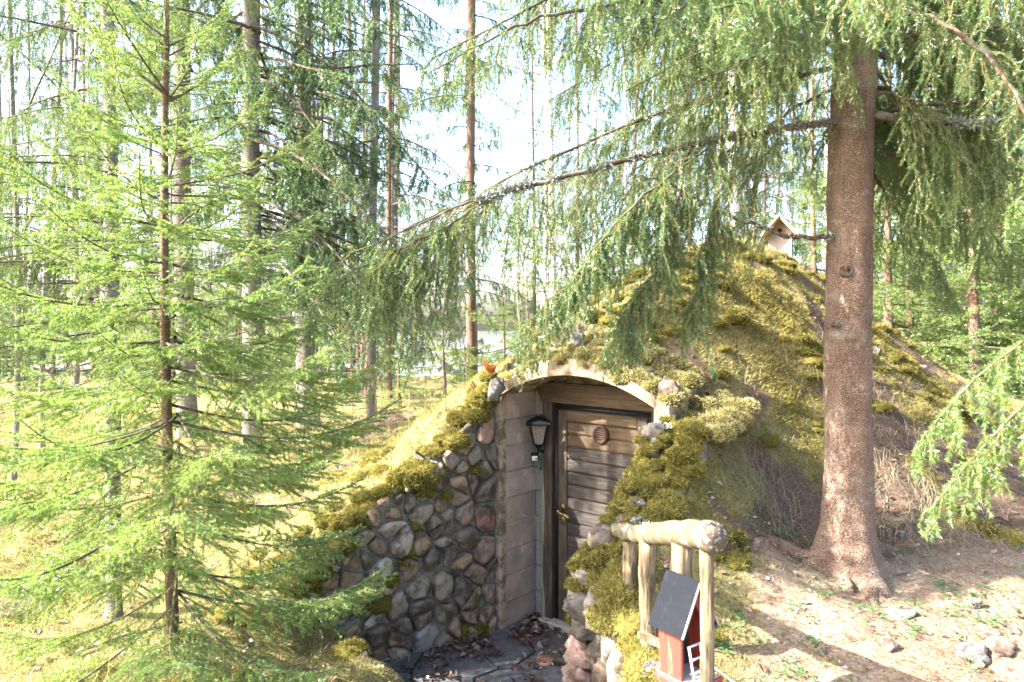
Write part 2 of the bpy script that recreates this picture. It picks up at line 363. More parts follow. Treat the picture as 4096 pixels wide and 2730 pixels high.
class TB:
    """numpy triangle soup with material slots"""
    def __init__(s): s.V, s.T, s.S, s.n = [], [], [], 0
    def add(s, V, T, slot=0):
        if len(V) == 0: return
        s.V.append(np.asarray(V, np.float32)); s.T.append(np.asarray(T, np.int32) + s.n)
        s.S.append(np.full(len(T), slot, np.int32)); s.n += len(V)
    def tube(s, path, r0, r1, sides=4, slot=0, rad=None):
        P = np.asarray(path, float); n = len(P)
        Tn = np.gradient(P, axis=0); Tn /= np.linalg.norm(Tn, axis=1, keepdims=True) + 1e-9
        a = np.array([.31, .52, .79]); e1 = np.cross(Tn, a); e1 /= np.linalg.norm(e1, axis=1, keepdims=True) + 1e-9
        e2 = np.cross(Tn, e1); r = np.linspace(r0, r1, n) if rad is None else np.asarray(rad)
        an = np.arange(sides) * 2 * np.pi / sides
        V = (P[:, None] + r[:, None, None] * (e1[:, None] * np.cos(an)[None, :, None] + e2[:, None] * np.sin(an)[None, :, None])).reshape(-1, 3)
        i, j = np.meshgrid(np.arange(n - 1), np.arange(sides), indexing='ij'); j2 = (j + 1) % sides
        A, B, C, D = i * sides + j, i * sides + j2, (i + 1) * sides + j2, (i + 1) * sides + j
        T = np.concatenate([np.stack([A, B, C], -1).reshape(-1, 3), np.stack([A, C, D], -1).reshape(-1, 3)])
        s.add(V, T, slot)
    def blades(s, P, D, ln, w, rng, slot=0):
        """one pointed triangle per position P along direction D"""
        n = len(P)
        if n == 0: return
        side = np.cross(D, rng.normal(size=(n, 3))); side /= np.linalg.norm(side, axis=1, keepdims=True) + 1e-9
        ln = np.asarray(ln).reshape(-1, 1) * np.ones((n, 1)); w = np.asarray(w).reshape(-1, 1) * np.ones((n, 1))
        V = np.stack([P - side * w / 2, P + side * w / 2, P + D * ln], 1).reshape(-1, 3)
        s.add(V, np.arange(n * 3).reshape(-1, 3), slot)
    def mesh(s, name, mats, smooth_slots=()):
        V = np.concatenate(s.V); T = np.concatenate(s.T); S = np.concatenate(s.S)
        me = bpy.data.meshes.new(name)
        me.vertices.add(len(V)); me.vertices.foreach_set('co', V.ravel())
        me.loops.add(len(T) * 3); me.loops.foreach_set('vertex_index', T.ravel())
        me.polygons.add(len(T)); me.polygons.foreach_set('loop_start', np.arange(len(T), dtype=np.int32) * 3)
        me.polygons.foreach_set('loop_total', np.full(len(T), 3, np.int32))
        for m in mats: me.materials.append(M[m])
        me.polygons.foreach_set('material_index', S)
        me.polygons.foreach_set('use_smooth', np.isin(S, smooth_slots))
        me.update(); me.validate(); return me

def link(name, me, parent=None, loc=None, rot=None, scale=None):
    o = bpy.data.objects.new(name, me); COL.objects.link(o)
    if parent is not None: o.parent = parent
    if loc is not None: o.location = loc
    if rot is not None: o.rotation_euler = rot
    if scale is not None: o.scale = scale
    return o
def tag(o, label=None, cat=None, group=None, kind=None):
    if label: o['label'] = label
    if cat: o['category'] = cat
    if group: o['group'] = group
    if kind: o['kind'] = kind
    return o
def thing(name, label, cat, loc=(0, 0, 0), rz=0.0, group=None):
    return tag(link(name, None, None, loc, (0, 0, rz)), label, cat, group)
def at(px, py, D):
    """the point of the place seen at photograph pixel (px, py), D metres in front of the lens"""
    return Vector(((px - 2048) / FPX * D, D, EYE + (HORIZON - py) / FPX * D))
def norm(a): return a / (np.linalg.norm(a, axis=-1, keepdims=True) + 1e-9)
def sstep(t): t = np.clip(t, 0, 1); return t * t * (3 - 2 * t)

def vnoise(x, y, seed=0):
    xi, yi = np.floor(x).astype(np.int64), np.floor(y).astype(np.int64); fx, fy = x - xi, y - yi
    def h(a, b):
        n = (a * 374761393 + b * 668265263 + seed * 974634777) & 0x7fffffff
        n = ((n ^ (n >> 13)) * 1274126177) & 0x7fffffff
        return ((n ^ (n >> 16)) & 0xffff) / 65535.0
    u, v = fx * fx * (3 - 2 * fx), fy * fy * (3 - 2 * fy)
    return (h(xi, yi) * (1 - u) + h(xi + 1, yi) * u) * (1 - v) + (h(xi, yi + 1) * (1 - u) + h(xi + 1, yi + 1) * u) * v
def fbm(x, y, f, oct=4, seed=0):
    t, a, s = 0, .5, 0
    for o in range(oct):
        t = t + a * vnoise(x * f + 17.3 * o, y * f - 9.1 * o, seed + o); s += a; a *= .5; f *= 2.03
    return t / s

# ------------------------------------------------------------------ the lie of the land
OX, OY, FLOOR = 0.40, 5.40, -0.763            # door's foot; local x runs along the door, local y into the mound
CA, SA = math.cos(R(-42)), math.sin(R(-42))
def to_local(x, y): rx, ry = x - OX, y - OY; return CA * rx + SA * ry, -SA * rx + CA * ry
def to_world(u, w): return OX + CA * u - SA * w, OY + SA * u + CA * w
WING_U0, WING_SLOPE = -0.34, 0.237            # left retaining wall: u = U0 - slope * (-.42 - w)
def left_line(w): return WING_U0 - WING_SLOPE * np.clip(-.42 - w, 0, 9)
CREST_W = [-3, -1.6, -1, -.42, 0, .4, .8, 1.5, 2.2, 3, 4, 5, 6, 7, 8.5]
CREST_Z = [0, .1, .6, 1.2, 1.56, 1.84, 2.10, 2.32, 2.42, 2.42, 2.15, 1.55, .9, .4, 0]
def base_z(x, y):
    z = -.16 * sstep((-x - .6) / 1.5) * sstep((6.5 - y) / 3)
    z = z + .28 * sstep((y - 6) / 8) + .55 * sstep((x - 3) / 5) * sstep((y - 5) / 5)
    z = z + .19 * sstep((x - .95) / .7) * sstep((7 - y) / 2)
    z = z - 1.6 * sstep((y - 17) / 12) * sstep((9 - x) / 10) + .05 * (fbm(x, y, .9, 3, 5) - .5)
    return z
def gz(x, y, bumps=True):
    x, y = np.asarray(x, float), np.asarray(y, float)
    u, w = to_local(x, y); b = base_z(x, y); t = u - .4
    cr = np.interp(w, CREST_W, CREST_Z)
    wd = np.where(t > 0, np.interp(w, [-1, 0, .45, 2.0, 3.75, 5, 8], [1.4, 1.75, 1.85, 2.6, 3.2, 3.7, 4.2]), np.interp(w, [-1, .5, 4, 8], [3.0, 3.5, 3.7, 3.5]))
    q = np.clip(np.abs(t) / wd, 0, 1); prof = .3 * (1 + np.cos(np.pi * q)) + .4 * (1 - q)
    prof = np.where(t > 0, (1 - np.clip((np.sqrt(t * t + .2) - .447) / wd, 0, 1)) ** 1.6, prof)
    zm = b + np.maximum(cr - b, 0) * prof
    # left bank behind its retaining wall, right bank behind its own
    zcl = np.interp(w, [-2.6, -1.9, -1.7, -1.5, -1.23, -.9, -.42, 0, .3], [-.25, -.08, .08, .26, .43, .56, 1.06, 1.36, 1.5])
    sl = np.clip(left_line(w) - u, 0, 9)
    zl = b + (zcl - b) * .5 * (1 + np.cos(np.pi * np.clip(sl / 2.5, 0, 1)))
    zcr = np.interp(w, [-3, -2.2, -1.6, -1.0, -.7, -.42, 0, .3], [0, 0.02, .15, .42, .72, 1.08, 1.4, 1.5])
    sr = np.clip(u - 1.32 - np.clip(-1.32 - w, 0, 9) * 1.1, 0, 9)
    zr = b + np.maximum(zcr - b, -.2) * (1 - np.clip(sr / 1.15, 0, 1)) ** 1.35
    side = np.where(u < .4, zl, zr)
    zo = side + (zm - side) * np.where(u < .4, sstep((w + .1) / .6), sstep((w + .42) / .5))
    lv = np.exp(-(((x - 2.0) ** 2 + (y - 3.85) ** 2) / .72 ** 2) ** 1.1); zo = zo + (.17 - zo) * lv
    # sunken entrance
    zf = FLOOR - .02 + .78 * sstep((-1.9 - w) / 2.0) + .42 * sstep((-.42 - u) / .75) * sstep((-.95 - w) / .45) + .36 * sstep((-1.42 - w) / .4) * sstep((.5 - u) / .45)
    zf = np.minimum(zf, b + .02)
    wl = .05 + .8 * sstep((-1.75 - w) / .5); wr = .05 + .35 * sstep((-1.45 - w) / .4)
    ur = 1.2 + np.clip(-1.32 - w, 0, 1.2) * 1.17; wr = .05 + .5 * sstep((-2.3 - w) / .4)
    inside = sstep((u - (left_line(w) - .16)) / wl) * (1 - sstep((u - ur) / wr)) * (1 - sstep((w - .06) / .06))
    z = zo + (zf - zo) * inside
    if bumps:
        k = 1 - inside * .6
        z = z + k * (.10 * (fbm(x, y, 2.2, 3, 11) - .5) + .085 * (fbm(x, y, 6, 3, 21) - .5) + .03 * (fbm(x, y, 22, 2, 31) - .5))
    return z
def gz1(x, y): return float(gz(np.array([x]), np.array([y]))[0])
def cover(x, y):
    """moss share and sand share of the ground"""
    u, w = to_local(x, y); n = fbm(x, y, 1.6, 4, 41); n2 = fbm(x, y, 4.5, 3, 51)
    right = sstep((x - .9) / .8); low = 1 - sstep((gz(x, y, False) - .55 + .42 * sstep((x - 1.9) / .5)) / .4)
    bare = right * low * sstep((9 - y) / 3)
    m = sstep((n * .6 + n2 * .4 - .36 - .16 * bare - .12 * right * (1 - sstep((gz(x, y, False) - 1.0) / .7)) + .03) / .09)
    sand = sstep((x - 1.2 + .55 * (3.9 - y)) / .5) * sstep((4.25 + .25 * (x - 2) - y) / .5) * sstep((x - .75) / .3)
    m = m * (1 - .8 * sand)
    inside = (u > left_line(w) + .02) & (u < 1.15) & (w < .05) & (w > -1.7) & ~((w < -1.5) & (u < .35))
    m = np.where(inside, .15 * m, m)
    return m, sand

def grid_axis(lo, hi, step, far_lo, far_hi):
    a = list(np.arange(lo, hi, step)); s, p = step, a[-1]
    while p < far_hi: s *= 1.22; p += s; a.append(p)
    s, p, pre = step, lo, []
    while p > far_lo: s *= 1.22; p -= s; pre.append(p)
    return np.array(pre[::-1] + a)
gx = grid_axis(-3.6, 6.2, .04, -160, 160); gy = grid_axis(1.6, 11.0, .04, -30, 260)
GX, GY = np.meshgrid(gx, gy); GZ = gz(GX, GY)
nV = GX.size; ny, nx = GX.shape
i, j = np.meshgrid(np.arange(ny - 1), np.arange(nx - 1), indexing='ij')
Q = np.stack([i * nx + j, i * nx + j + 1, (i + 1) * nx + j + 1, (i + 1) * nx + j], -1).reshape(-1, 4)
me = bpy.data.meshes.new('ground'); me.vertices.add(nV)
me.vertices.foreach_set('co', np.stack([GX, GY, GZ], -1).astype(np.float32).ravel())
me.loops.add(Q.size); me.loops.foreach_set('vertex_index', Q.astype(np.int32).ravel())
me.polygons.add(len(Q)); me.polygons.foreach_set('loop_start', np.arange(len(Q), dtype=np.int32) * 4)
me.polygons.foreach_set('loop_total', np.full(len(Q), 4, np.int32)); me.polygons.foreach_set('use_smooth', np.ones(len(Q), bool))
me.update(); me.materials.append(M['ground'])
mm, ss = cover(GX, GY)
ca = me.color_attributes.new('cover', 'FLOAT_COLOR', 'POINT')
ca.data.foreach_set('color', np.stack([mm, ss, mm * 0, mm * 0 + 1], -1).astype(np.float32).ravel())
tag(link('ground', me), 'mossy forest floor rising into the cellar mound', kind='structure')
mb = MB(); mb.prism([(-150, 22), (60, 22), (160, 250), (-160, 250)], -.75, -.70, 'z')
tag(mb.build('lake_water', 'lake'), 'pale lake glinting between the far trunks', kind='structure')

# ------------------------------------------------------------------ stones and voronoi masonry
def clip_poly(poly, p, q):
    """keep the side of poly nearer to p than q"""
    mx, my = (p[0] + q[0]) / 2, (p[1] + q[1]) / 2; nx_, ny_ = q[0] - p[0], q[1] - p[1]
    d = [(a[0] - mx) * nx_ + (a[1] - my) * ny_ for a in poly]; out = []
    for a in range(len(poly)):
        b = (a + 1) % len(poly)
        if d[a] <= 0: out.append(poly[a])
        if (d[a] < 0) != (d[b] < 0) and d[a] != d[b]:
            t = d[a] / (d[a] - d[b]); out.append((poly[a][0] + t * (poly[b][0] - poly[a][0]), poly[a][1] + t * (poly[b][1] - poly[a][1])))
    return out
def voronoi(outline, sites):
    cells = []
    for a, p in enumerate(sites):
        c = list(outline)
        for b, q in sorted(enumerate(sites), key=lambda t: (t[1][0] - p[0]) ** 2 + (t[1][1] - p[1]) ** 2)[1:22]:
            c = clip_poly(c, p, q)
            if len(c) < 3: break
        if len(c) >= 3: cells.append(c)
    return cells
def centroid(c): return (sum(p[0] for p in c) / len(c), sum(p[1] for p in c) / len(c))
def inside_poly(p, poly):
    r = False
    for a in range(len(poly)):
        (x1, y1), (x2, y2) = poly[a], poly[a - 1]
        if (y1 > p[1]) != (y2 > p[1]) and p[0] < (x2 - x1) * (p[1] - y1) / (y2 - y1) + x1: r = not r
    return r
def poisson(outline, rmin, rmax, rng, tries=4000):
    xs, ys = [p[0] for p in outline], [p[1] for p in outline]; pts = []
    for _ in range(tries):
        p = (rng.uniform(min(xs), max(xs)), rng.uniform(min(ys), max(ys))); r = rng.uniform(rmin, rmax)
        if inside_poly(p, outline) and all((p[0] - q[0]) ** 2 + ((p[1] - q[1]) * 1.25) ** 2 > (max(r, q[2]) * .55 + min(r, q[2]) * .45) ** 2 for q in pts):
            pts.append((*p, r))
    return [(p[0], p[1]) for p in pts]
def domed_stone(cell, depth, gap, rng, flat=.5, smooth_iter=2):
    """a fieldstone filling the cell: outline in (x, z), bulging towards -y"""
    cx, cz = centroid(cell); pts = []
    for (x, z) in cell:
        d = math.hypot(x - cx, z - cz); f = max(.25, 1 - gap / max(d, 1e-4)); pts.append((cx + (x - cx) * f, cz + (z - cz) * f))
    for _ in range(smooth_iter):
        nw = []
        for a in range(len(pts)):
            p, q = pts[a], pts[(a + 1) % len(pts)]
            e_ = .16 if smooth_iter == 1 else .22; nw += [(p[0] * (1 - e_) + q[0] * e_, p[1] * (1 - e_) + q[1] * e_), (p[0] * e_ + q[0] * (1 - e_), p[1] * e_ + q[1] * (1 - e_))]
        pts = nw
    if len(pts) > 24: pts = pts[::2]
    mb = MB(); n = len(pts); tx, tz = rng.uniform(-.35, .35), rng.uniform(-.4, .3); ph = rng.uniform(0, 9)
    from mathutils import noise as nz_
    ofs = Vector((rng.uniform(0, 50), rng.uniform(0, 50), 0))
    RG = ((1.0, .03), (1.0, -.35 * depth), (.96, -.66 * depth), (.86, -.88 * depth), (.66, -.98 * depth), (.4, -1.02 * depth), (.18, -1.03 * depth))
    for (f, d) in RG:
        for a, (x, z) in enumerate(pts):
            wv = 1 + .05 * math.sin(a * 2.1 + ph) + rng.uniform(-.03, .03)
            X, Z = (x - cx) * f * wv, (z - cz) * f * wv
            mb.v.append((X, d + (0 if d > 0 else (X * tx + Z * tz) * (1 if f < 1 else .3) + 0.022 * nz_.fractal(Vector((X * 16, Z * 16, 0)) + ofs, .8, 2, 3)), Z))
    for r_ in range(len(RG) - 1):
        for a in range(n):
            b = (a + 1) % n; mb.quad((r_ * n + a, r_ * n + b, (r_ + 1) * n + b, (r_ + 1) * n + a))
    mb.v.append((0, -1.05 * depth, 0)); c = len(mb.v) - 1
    q_ = (len(RG) - 1) * n
    for a in range(n): mb.quad((q_ + a, q_ + (a + 1) % n, c))
    return mb, (cx, cz)

import bmesh
def rock_mesh(seed, mat, sub=3, rough=.34):
    rng = random.Random(seed); bm = bmesh.new(); bmesh.ops.create_icosphere(bm, subdivisions=sub, radius=1)
    cuts = [(Vector((rng.gauss(0, 1), rng.gauss(0, 1), rng.gauss(0, 1))).normalized(), rng.uniform(.5, .85)) for _ in range(13)]
    from mathutils import noise as nz
    off = Vector((seed * 3.7, seed * 1.3, seed * 2.1))
    for v in bm.verts:
        d = v.co.copy()
        for (nn, h) in cuts:
            e = d.dot(nn)
            if e > h: d -= nn * (e - h) * .8
        d *= 1 + rough * nz.fractal(d * 1.7 + off, .9, 2, 4)
        v.co = d
    me = bpy.data.meshes.new('rock'); bm.to_mesh(me); bm.free()
    me.materials.append(M[mat + '_rock']); me.polygons.foreach_set('use_smooth', [True] * len(me.polygons)); me.update(); return me
ROCK = {}
def rock(mat, k):
    if (mat, k) not in ROCK: ROCK[(mat, k)] = rock_mesh(k, mat)
    return ROCK[(mat, k)]

def moss_cap(tb, pads, rng, dens=14000, slot=1, hgt=.02):
    """soft moss cushions: pads are (centre, radii) ellipsoids, a skin plus short shoots on it"""
    for (c, r) in pads:
        c, r = np.array(c, float), np.array(r, float)
        nu, nv = 22, 11
        a, b = np.meshgrid(np.arange(nu) * 2 * np.pi / nu, np.linspace(-.5, 1, nv) * np.pi / 2)
        n = np.stack([np.cos(b) * np.cos(a), np.cos(b) * np.sin(a), np.sin(b)], -1)
        wob = 1 + .6 * (fbm(n[..., 0] * 1.7 + c[0] * 5 + n[..., 2], n[..., 1] * 1.7 + c[1] * 5, 2.2, 4, 7) - .5)
        V = c + n * r * wob[..., None]; ii, jj = np.meshgrid(np.arange(nv - 1), np.arange(nu), indexing='ij'); j2 = (jj + 1) % nu
        A, B, C_, D_ = ii * nu + jj, ii * nu + j2, (ii + 1) * nu + j2, (ii + 1) * nu + jj
        tb.add(V.reshape(-1, 3), np.concatenate([np.stack([A, B, C_], -1).reshape(-1, 3), np.stack([A, C_, D_], -1).reshape(-1, 3)]), 0)
        area = 2 * np.pi * (r[0] * r[1] + r[0] * r[2] + r[1] * r[2]) / 3 * 1.6; N = int(area * dens)
        z = rng.uniform(-.45, 1, N); ph = rng.uniform(0, 2 * np.pi, N); q = np.sqrt(1 - np.clip(z, -1, 1) ** 2)
        n = np.stack([q * np.cos(ph), q * np.sin(ph), z], -1)
        wob = 1 + .6 * (fbm(n[:, 0] * 1.7 + c[0] * 5 + n[:, 2], n[:, 1] * 1.7 + c[1] * 5, 2.2, 4, 7) - .5)
        P = c + n * r * wob[:, None] * .985; nn = norm(n / r)
        D = norm(nn + rng.normal(size=(N, 3)) * .8)
        tb.blades(P, D, rng.uniform(.4, 1.4, N) * hgt, rng.uniform(.003, .006, N), rng, slot)

# ------------------------------------------------------------------ cellar entrance: portal
CELL_ROT = R(-42)
RNG = random.Random(7)
portal = thing('cellar_portal', 'rendered concrete block porch with a shallow arch around the cellar door', 'portal', (OX, OY, FLOOR), CELL_ROT)
U0, U1, FRONT, SPRING, RISE = -.27, 1.07, -.42, 1.825, .18
half = (U1 - U0) / 2; RAD = (half ** 2 + RISE ** 2) / (2 * RISE)
def arch_z(u): return SPRING + RISE - RAD + math.sqrt(max(RAD ** 2 - (u - .4) ** 2, 0))
mb = MB(); N = 28; us = [U0 + (U1 - U0) * a / N for a in range(N + 1)]
def outer(u): return max(arch_z(min(max(u, U0), U1)) + .10 + .02 * math.sin(u * 5), 0) - .10 * max(0, abs(u - .4) - .55) ** 1.0
for a in range(N):                       # arch: vault slab with recessed soffit
    ua, ub = us[a], us[a + 1]; jit = [RNG.uniform(-.006, .006) for _ in range(2)]
    b = len(mb.v)
    for w_ in (FRONT, .10):
        for (u_, z_) in ((ua, arch_z(ua)), (ub, arch_z(ub)), (ub, outer(ub)), (ua, outer(ua))): mb.v.append((u_, w_, z_))
    for q in ((0, 1, 2, 3), (7, 6, 5, 4), (0, 4, 5, 1), (3, 2, 6, 7)): mb.quad([b + t for t in q])
for s_, ua, ub in ((-1, U0 - .10, U0), (1, U1, U1 + .10)):       # shoulders over the side walls
    mb.box((ua, FRONT + .003, SPRING - .10), (ub, .10, outer(ua if s_ < 0 else ub) - .01))
mb.build('arch', 'plaster', portal)
mb = MB(); mb.box((U0 - .10, FRONT + .012, -.05), (U0 - .006, .14, SPRING - .1)); mb.box((U1 + .006, FRONT + .012, -.05), (U1 + .10, .14, SPRING - .1))
mb.box((U0 - .006, .008, -.05), (U1 + .006, .14, SPRING + .1)); mb.build('mortar_bed', 'joint', portal)
z = 0; n = 9; hz_ = (SPRING) / n
for a in range(n):
    for (ua, ub) in ((U0 - .05, U0), (U1, U1 + .05)):
        mb = MB(); d = RNG.uniform(-.004, .006)
        if ua < 0: mb.box((ua, FRONT + .05, a * hz_ + .002), (ub + d, -.006, (a + 1) * hz_ - .003), bev=.004, jit=.002, rng=RNG)
        else: mb.box((ua - d, FRONT + .05, a * hz_ + .002), (ub, -.006, (a + 1) * hz_ - .003), bev=.004, jit=.002, rng=RNG)
        mb.build('block', 'block', portal)
for (ua, ub) in ((U0 - .075, U0 + .005), (U1 - .005, U1 + .075)):       # corner pilaster strips
    mb = MB()
    for a in range(12):
        mb.box((ua + RNG.uniform(0, .004), FRONT - .004, a * SPRING / 12), (ub + RNG.uniform(-.003, .003), FRONT + .047, (a + 1) * SPRING / 12 - .0005))
    mb.build('pilaster', 'plaster', portal)
for a in range(n):
    for (ua, ub) in ((U0 + .003, -.135), (.935, U1 - .003)):
        mb = MB(); mb.box((ua, -.014 + RNG.uniform(-.003, .003), a * hz_ + .006), (ub, .007, (a + 1) * hz_ - .007), bev=.006, jit=.002, rng=RNG)
        mb.build('block', 'cinder' if a < 7 else 'block', portal)
mb = MB(); mb.prism([(U0 + .002, SPRING - .005)] + [(u_, arch_z(u_) - .002) for u_ in us[1:-1]] + [(U1 - .002, SPRING - .005)], -.010, .006, 'y')
mb.build('tympanum', 'plaster', portal)

# ------------------------------------------------------------------ cellar door
door = thing('cellar_door', 'weathered brown plank door with brass handle and round vent', 'door', (OX, OY, FLOOR), CELL_ROT)
DH, DW = 1.71, .80
mb = MB(); mb.box((-.045, -.03, .03), (DW + .045, .004, DH + .03)); mb.build('rebate', 'rubber', door)
for s_ in (0, 1):                        # frame jambs; the outer edge is waney sapwood
    x0 = -.135 if s_ == 0 else DW + .045; x1 = -.045 if s_ == 0 else DW + .135
    mb = MB(); mb.box((x0, -.085, -.01), (x1, -.02, DH + .045), bev=.004); mb.build('jamb', 'stile_wood', door)
    mb = MB(); path, rr = [], []
    for a in range(15):
        zz = -.02 + a * (DH - .12) / 14; path.append(((x0 if s_ == 0 else x1) + .006 * math.sin(a * .8) * (1 if a % 3 else .4), -.066, zz)); rr.append(.024 + .005 * math.sin(a * .9 + 1))
    mb.tube(path, rr, 8); mb.build('waney_edge', 'sapwood', door, True)
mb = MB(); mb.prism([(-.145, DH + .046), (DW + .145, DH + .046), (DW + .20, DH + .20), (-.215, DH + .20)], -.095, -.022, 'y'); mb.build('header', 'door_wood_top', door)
mb = MB(); mb.tube([(-.022, -.045, .05), (-.022, -.045, DH + .012)], .013, 8); mb.tube([(-.022, -.045, DH + .012), (DW + .022, -.045, DH + .012)], .013, 8)
mb.tube([(DW + .022, -.045, .05), (DW + .022, -.045, DH + .012)], .013, 8); mb.build('gasket', 'rubber', door, True)
for x0 in (0, DW - .085):
    mb = MB(); mb.box((x0, -.058, .055), (x0 + .085, -.02, DH - .012), bev=.004); mb.build('stile', 'stile_wood', door)
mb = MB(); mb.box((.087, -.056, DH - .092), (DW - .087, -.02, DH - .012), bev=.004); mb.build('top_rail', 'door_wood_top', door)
mb = MB(); mb.box((.087, -.052, .055), (DW - .087, -.02, .150), bev=.004); mb.build('bottom_rail', 'door_wood', door)
np_ = 15; z0, z1 = .153, DH - .094; ph_ = (z1 - z0) / np_
for a in range(np_):
    mb = MB(); t = RNG.uniform(-.0015, .0015); q = z0 + a * ph_
    mb.prism([(-.046 + t, q + .002), (-.050 + t, q + .012), (-.050 + t, q + ph_ - .016), (-.036 + t, q + ph_ - .008), (-.032, q + ph_ - .001), (-.022, q + ph_ - .001), (-.022, q + .002)], .088, DW - .088, 'x')
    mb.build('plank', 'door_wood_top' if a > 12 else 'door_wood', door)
VX, VZ = .40, 1.545
mb = MB(); mb.lathe([(.045, -.052), (.071, -.052), (.073, -.060), (.068, -.068), (.047, -.066), (.045, -.060)], 28, 0, 'y', (VX, 0, VZ))
mb.f = [f for f in mb.f if len(f) == 4]; mb.m = [0] * len(mb.f); vent = mb.build('vent', 'vent_brown', door, True)
mb = MB(); mb.lathe([(.0, -.0535), (.046, -.0535)], 24, 0, 'y', (VX, 0, VZ)); mb.f = mb.f[:24]; mb.m = mb.m[:24]; mb.build('vent_back', 'rubber', vent)
for a in range(5):
    zz = VZ - .032 + a * .016; hw = math.sqrt(.045 ** 2 - (zz - VZ) ** 2)
    mb = MB(); mb.prism([(-.056, zz + .005), (-.063, zz - .003), (-.065, zz - .001), (-.058, zz + .007)], VX - hw, VX + hw, 'x'); mb.build('slat', 'vent_brown', vent)
hd = MB(); hd.lathe([(.0, -.066), (.024, -.066), (.026, -.058), (.026, -.056)], 18, 0, 'y', (.047, 0, .64 + .30)); handle = hd.build('handle', 'brass', door, True)
hd = MB(); hd.tube([(.047, -.06, .925), (.047, -.115, .915)], [.012, .013], 12); hd.tube([(.040, -.120, .915), (.070, -.120, .905), (.098, -.118, .905), (.118, -.116, .900), (.140, -.114, .888), (.150, -.114, .874)], [.015, .011, .011, .016, .019, .010], 12)
hd.build('lever', 'brass', handle, True)
hd = MB(); hd.tube([(.047, -.105, .915), (.047, -.128, .914)], [.019, .017], 14); hd.build('knob', 'brass', handle, True)
hd = MB(); hd.lathe([(.0, -.062), (.021, -.062), (.023, -.058)], 18, 0, 'y', (0, 0, 0)); esc = hd.build('escutcheon', 'brass', door, True); esc.location = (.047, 0, .835); esc.scale = (1, 1, 1.45)
hd = MB(); hd.lathe([(0, -.0635), (.005, -.0635), (.005, -.0625)], 10, 0, 'y', (0, 0, .006)); hd.prism([(-.0025, -.011), (.0025, -.011), (.002, .004), (-.002, .004)], -.0635, -.0625, 'y'); hd.build('keyhole', 'rubber', esc)
mb = MB(); mb.box((-.14, -.14, -.06), (DW + .14, -.004, .05), bev=.01, jit=.003, rng=RNG); mb.build('sill', 'concrete', door)

# ------------------------------------------------------------------ lantern and junction box
LX, LZ = U0 + .135, 1.345
lan = thing('wall_lantern', 'black metal wall lantern with frosted panes beside the cellar door', 'lantern', (*to_world(LX, -.13), FLOOR + LZ), CELL_ROT + R(38))
def sqring(mb, h0, r0, h1, r1, mi=0):
    b = len(mb.v)
    for (h, r) in ((h0, r0), (h1, r1)):
        for (x, y) in ((-1, -1), (1, -1), (1, 1), (-1, 1)): mb.v.append((x * r, y * r, h))
    for a in range(4): mb.quad((b + a, b + (a + 1) % 4, b + 4 + (a + 1) % 4, b + 4 + a), mi)
    return b
mb = MB(); sqring(mb, .232, .097, .245, .100); sqring(mb, .245, .100, .282, .045); sqring(mb, .282, .045, .292, .02)
b = len(mb.v); mb.v += [(-.097, -.097, .232), (.097, -.097, .232), (.097, .097, .232), (-.097, .097, .232), (-.02, -.02, .292), (.02, -.02, .292), (.02, .02, .292), (-.02, .02, .292)]; mb.quad((b, b + 3, b + 2, b + 1)); mb.quad((b + 4, b + 5, b + 6, b + 7))
mb.build('hood', 'black_metal', lan)
mb = MB()
for a in range(4):
    sx = .016 * (1 if a % 2 else -1); pts = [(sx + .010 * math.cos(t * .9) * (1 if a < 2 else -1), .008 * (a - 1.5), .300 + .010 * math.sin(t * .9)) for t in range(7)]
    mb.tube(pts, .003, 5)
mb.build('finial', 'black_metal', lan, True)
for a in range(4):
    x, y = ((-1, -1), (1, -1), (1, 1), (-1, 1))[a]; x2, y2 = ((-1, -1), (1, -1), (1, 1), (-1, 1))[(a + 1) % 4]
    mb = MB(); mb.tube([(x * .036, y * .036, .075), (x * .068, y * .068, .236)], .0075, 6); mb.build('bar', 'black_metal', lan)
    mb = MB(); mb.v = [(x * .035, y * .035, .08), (x2 * .035, y2 * .035, .08), (x2 * .066, y2 * .066, .232), (x * .066, y * .066, .232)]
    mb.v += [(p[0] * .95, p[1] * .95, p[2]) for p in mb.v]
    for q in ((0, 1, 2, 3), (7, 6, 5, 4), (0, 4, 5, 1), (1, 5, 6, 2), (2, 6, 7, 3), (3, 7, 4, 0)): mb.quad(q)
    mb.build('pane', 'lantern_glass', lan)
mb = MB(); sqring(mb, .062, .03, .08, .042); sqring(mb, .045, .018, .062, .03); mb.box((-.018, -.018, .01), (.018, .018, .046)); mb.build('base', 'black_metal', lan)
mb = MB(); mb.lathe([(.0, .07), (.013, .072), (.015, .09), (.022, .115), (.02, .135), (.0, .148)], 12); mb.build('bulb', 'bulb', lan, True)
mb = MB(); mb.tube([(0, 0, .02), (.03, .03, .012), (.07, .075, .012)], .012, 8); mb.box((.055, .045, -.02), (.085, .085, .05)); mb.build('bracket', 'black_metal', lan)
sn = MB(); sn.box((-.062, -.045, -.055), (-.002, .010, .008), bev=.006); sens = sn.build('motion_sensor', 'black_metal', lan)
sn = MB(); sn.box((-.053, -.0475, -.047), (-.010, -.0452, -.012)); sn.build('sticker', 'sticker', sens)
sn = MB(); sn.prism([(-.030, -.044), (-.013, -.044), (-.013, -.026), (-.019, -.020), (-.027, -.024)], -.0488, -.0476, 'y'); sn.prism([(-.046, -.044), (-.040, -.044), (-.040, -.032), (-.043, -.022), (-.046, -.032)], -.0488, -.0476, 'y'); sn.build('sticker_print', 'sticker_green', sens)
sn = MB(); sn.box((-.037, -.0486, -.044), (-.034, -.0477, -.018)); sn.build('sticker_stripe', 'sticker_yellow', sens)
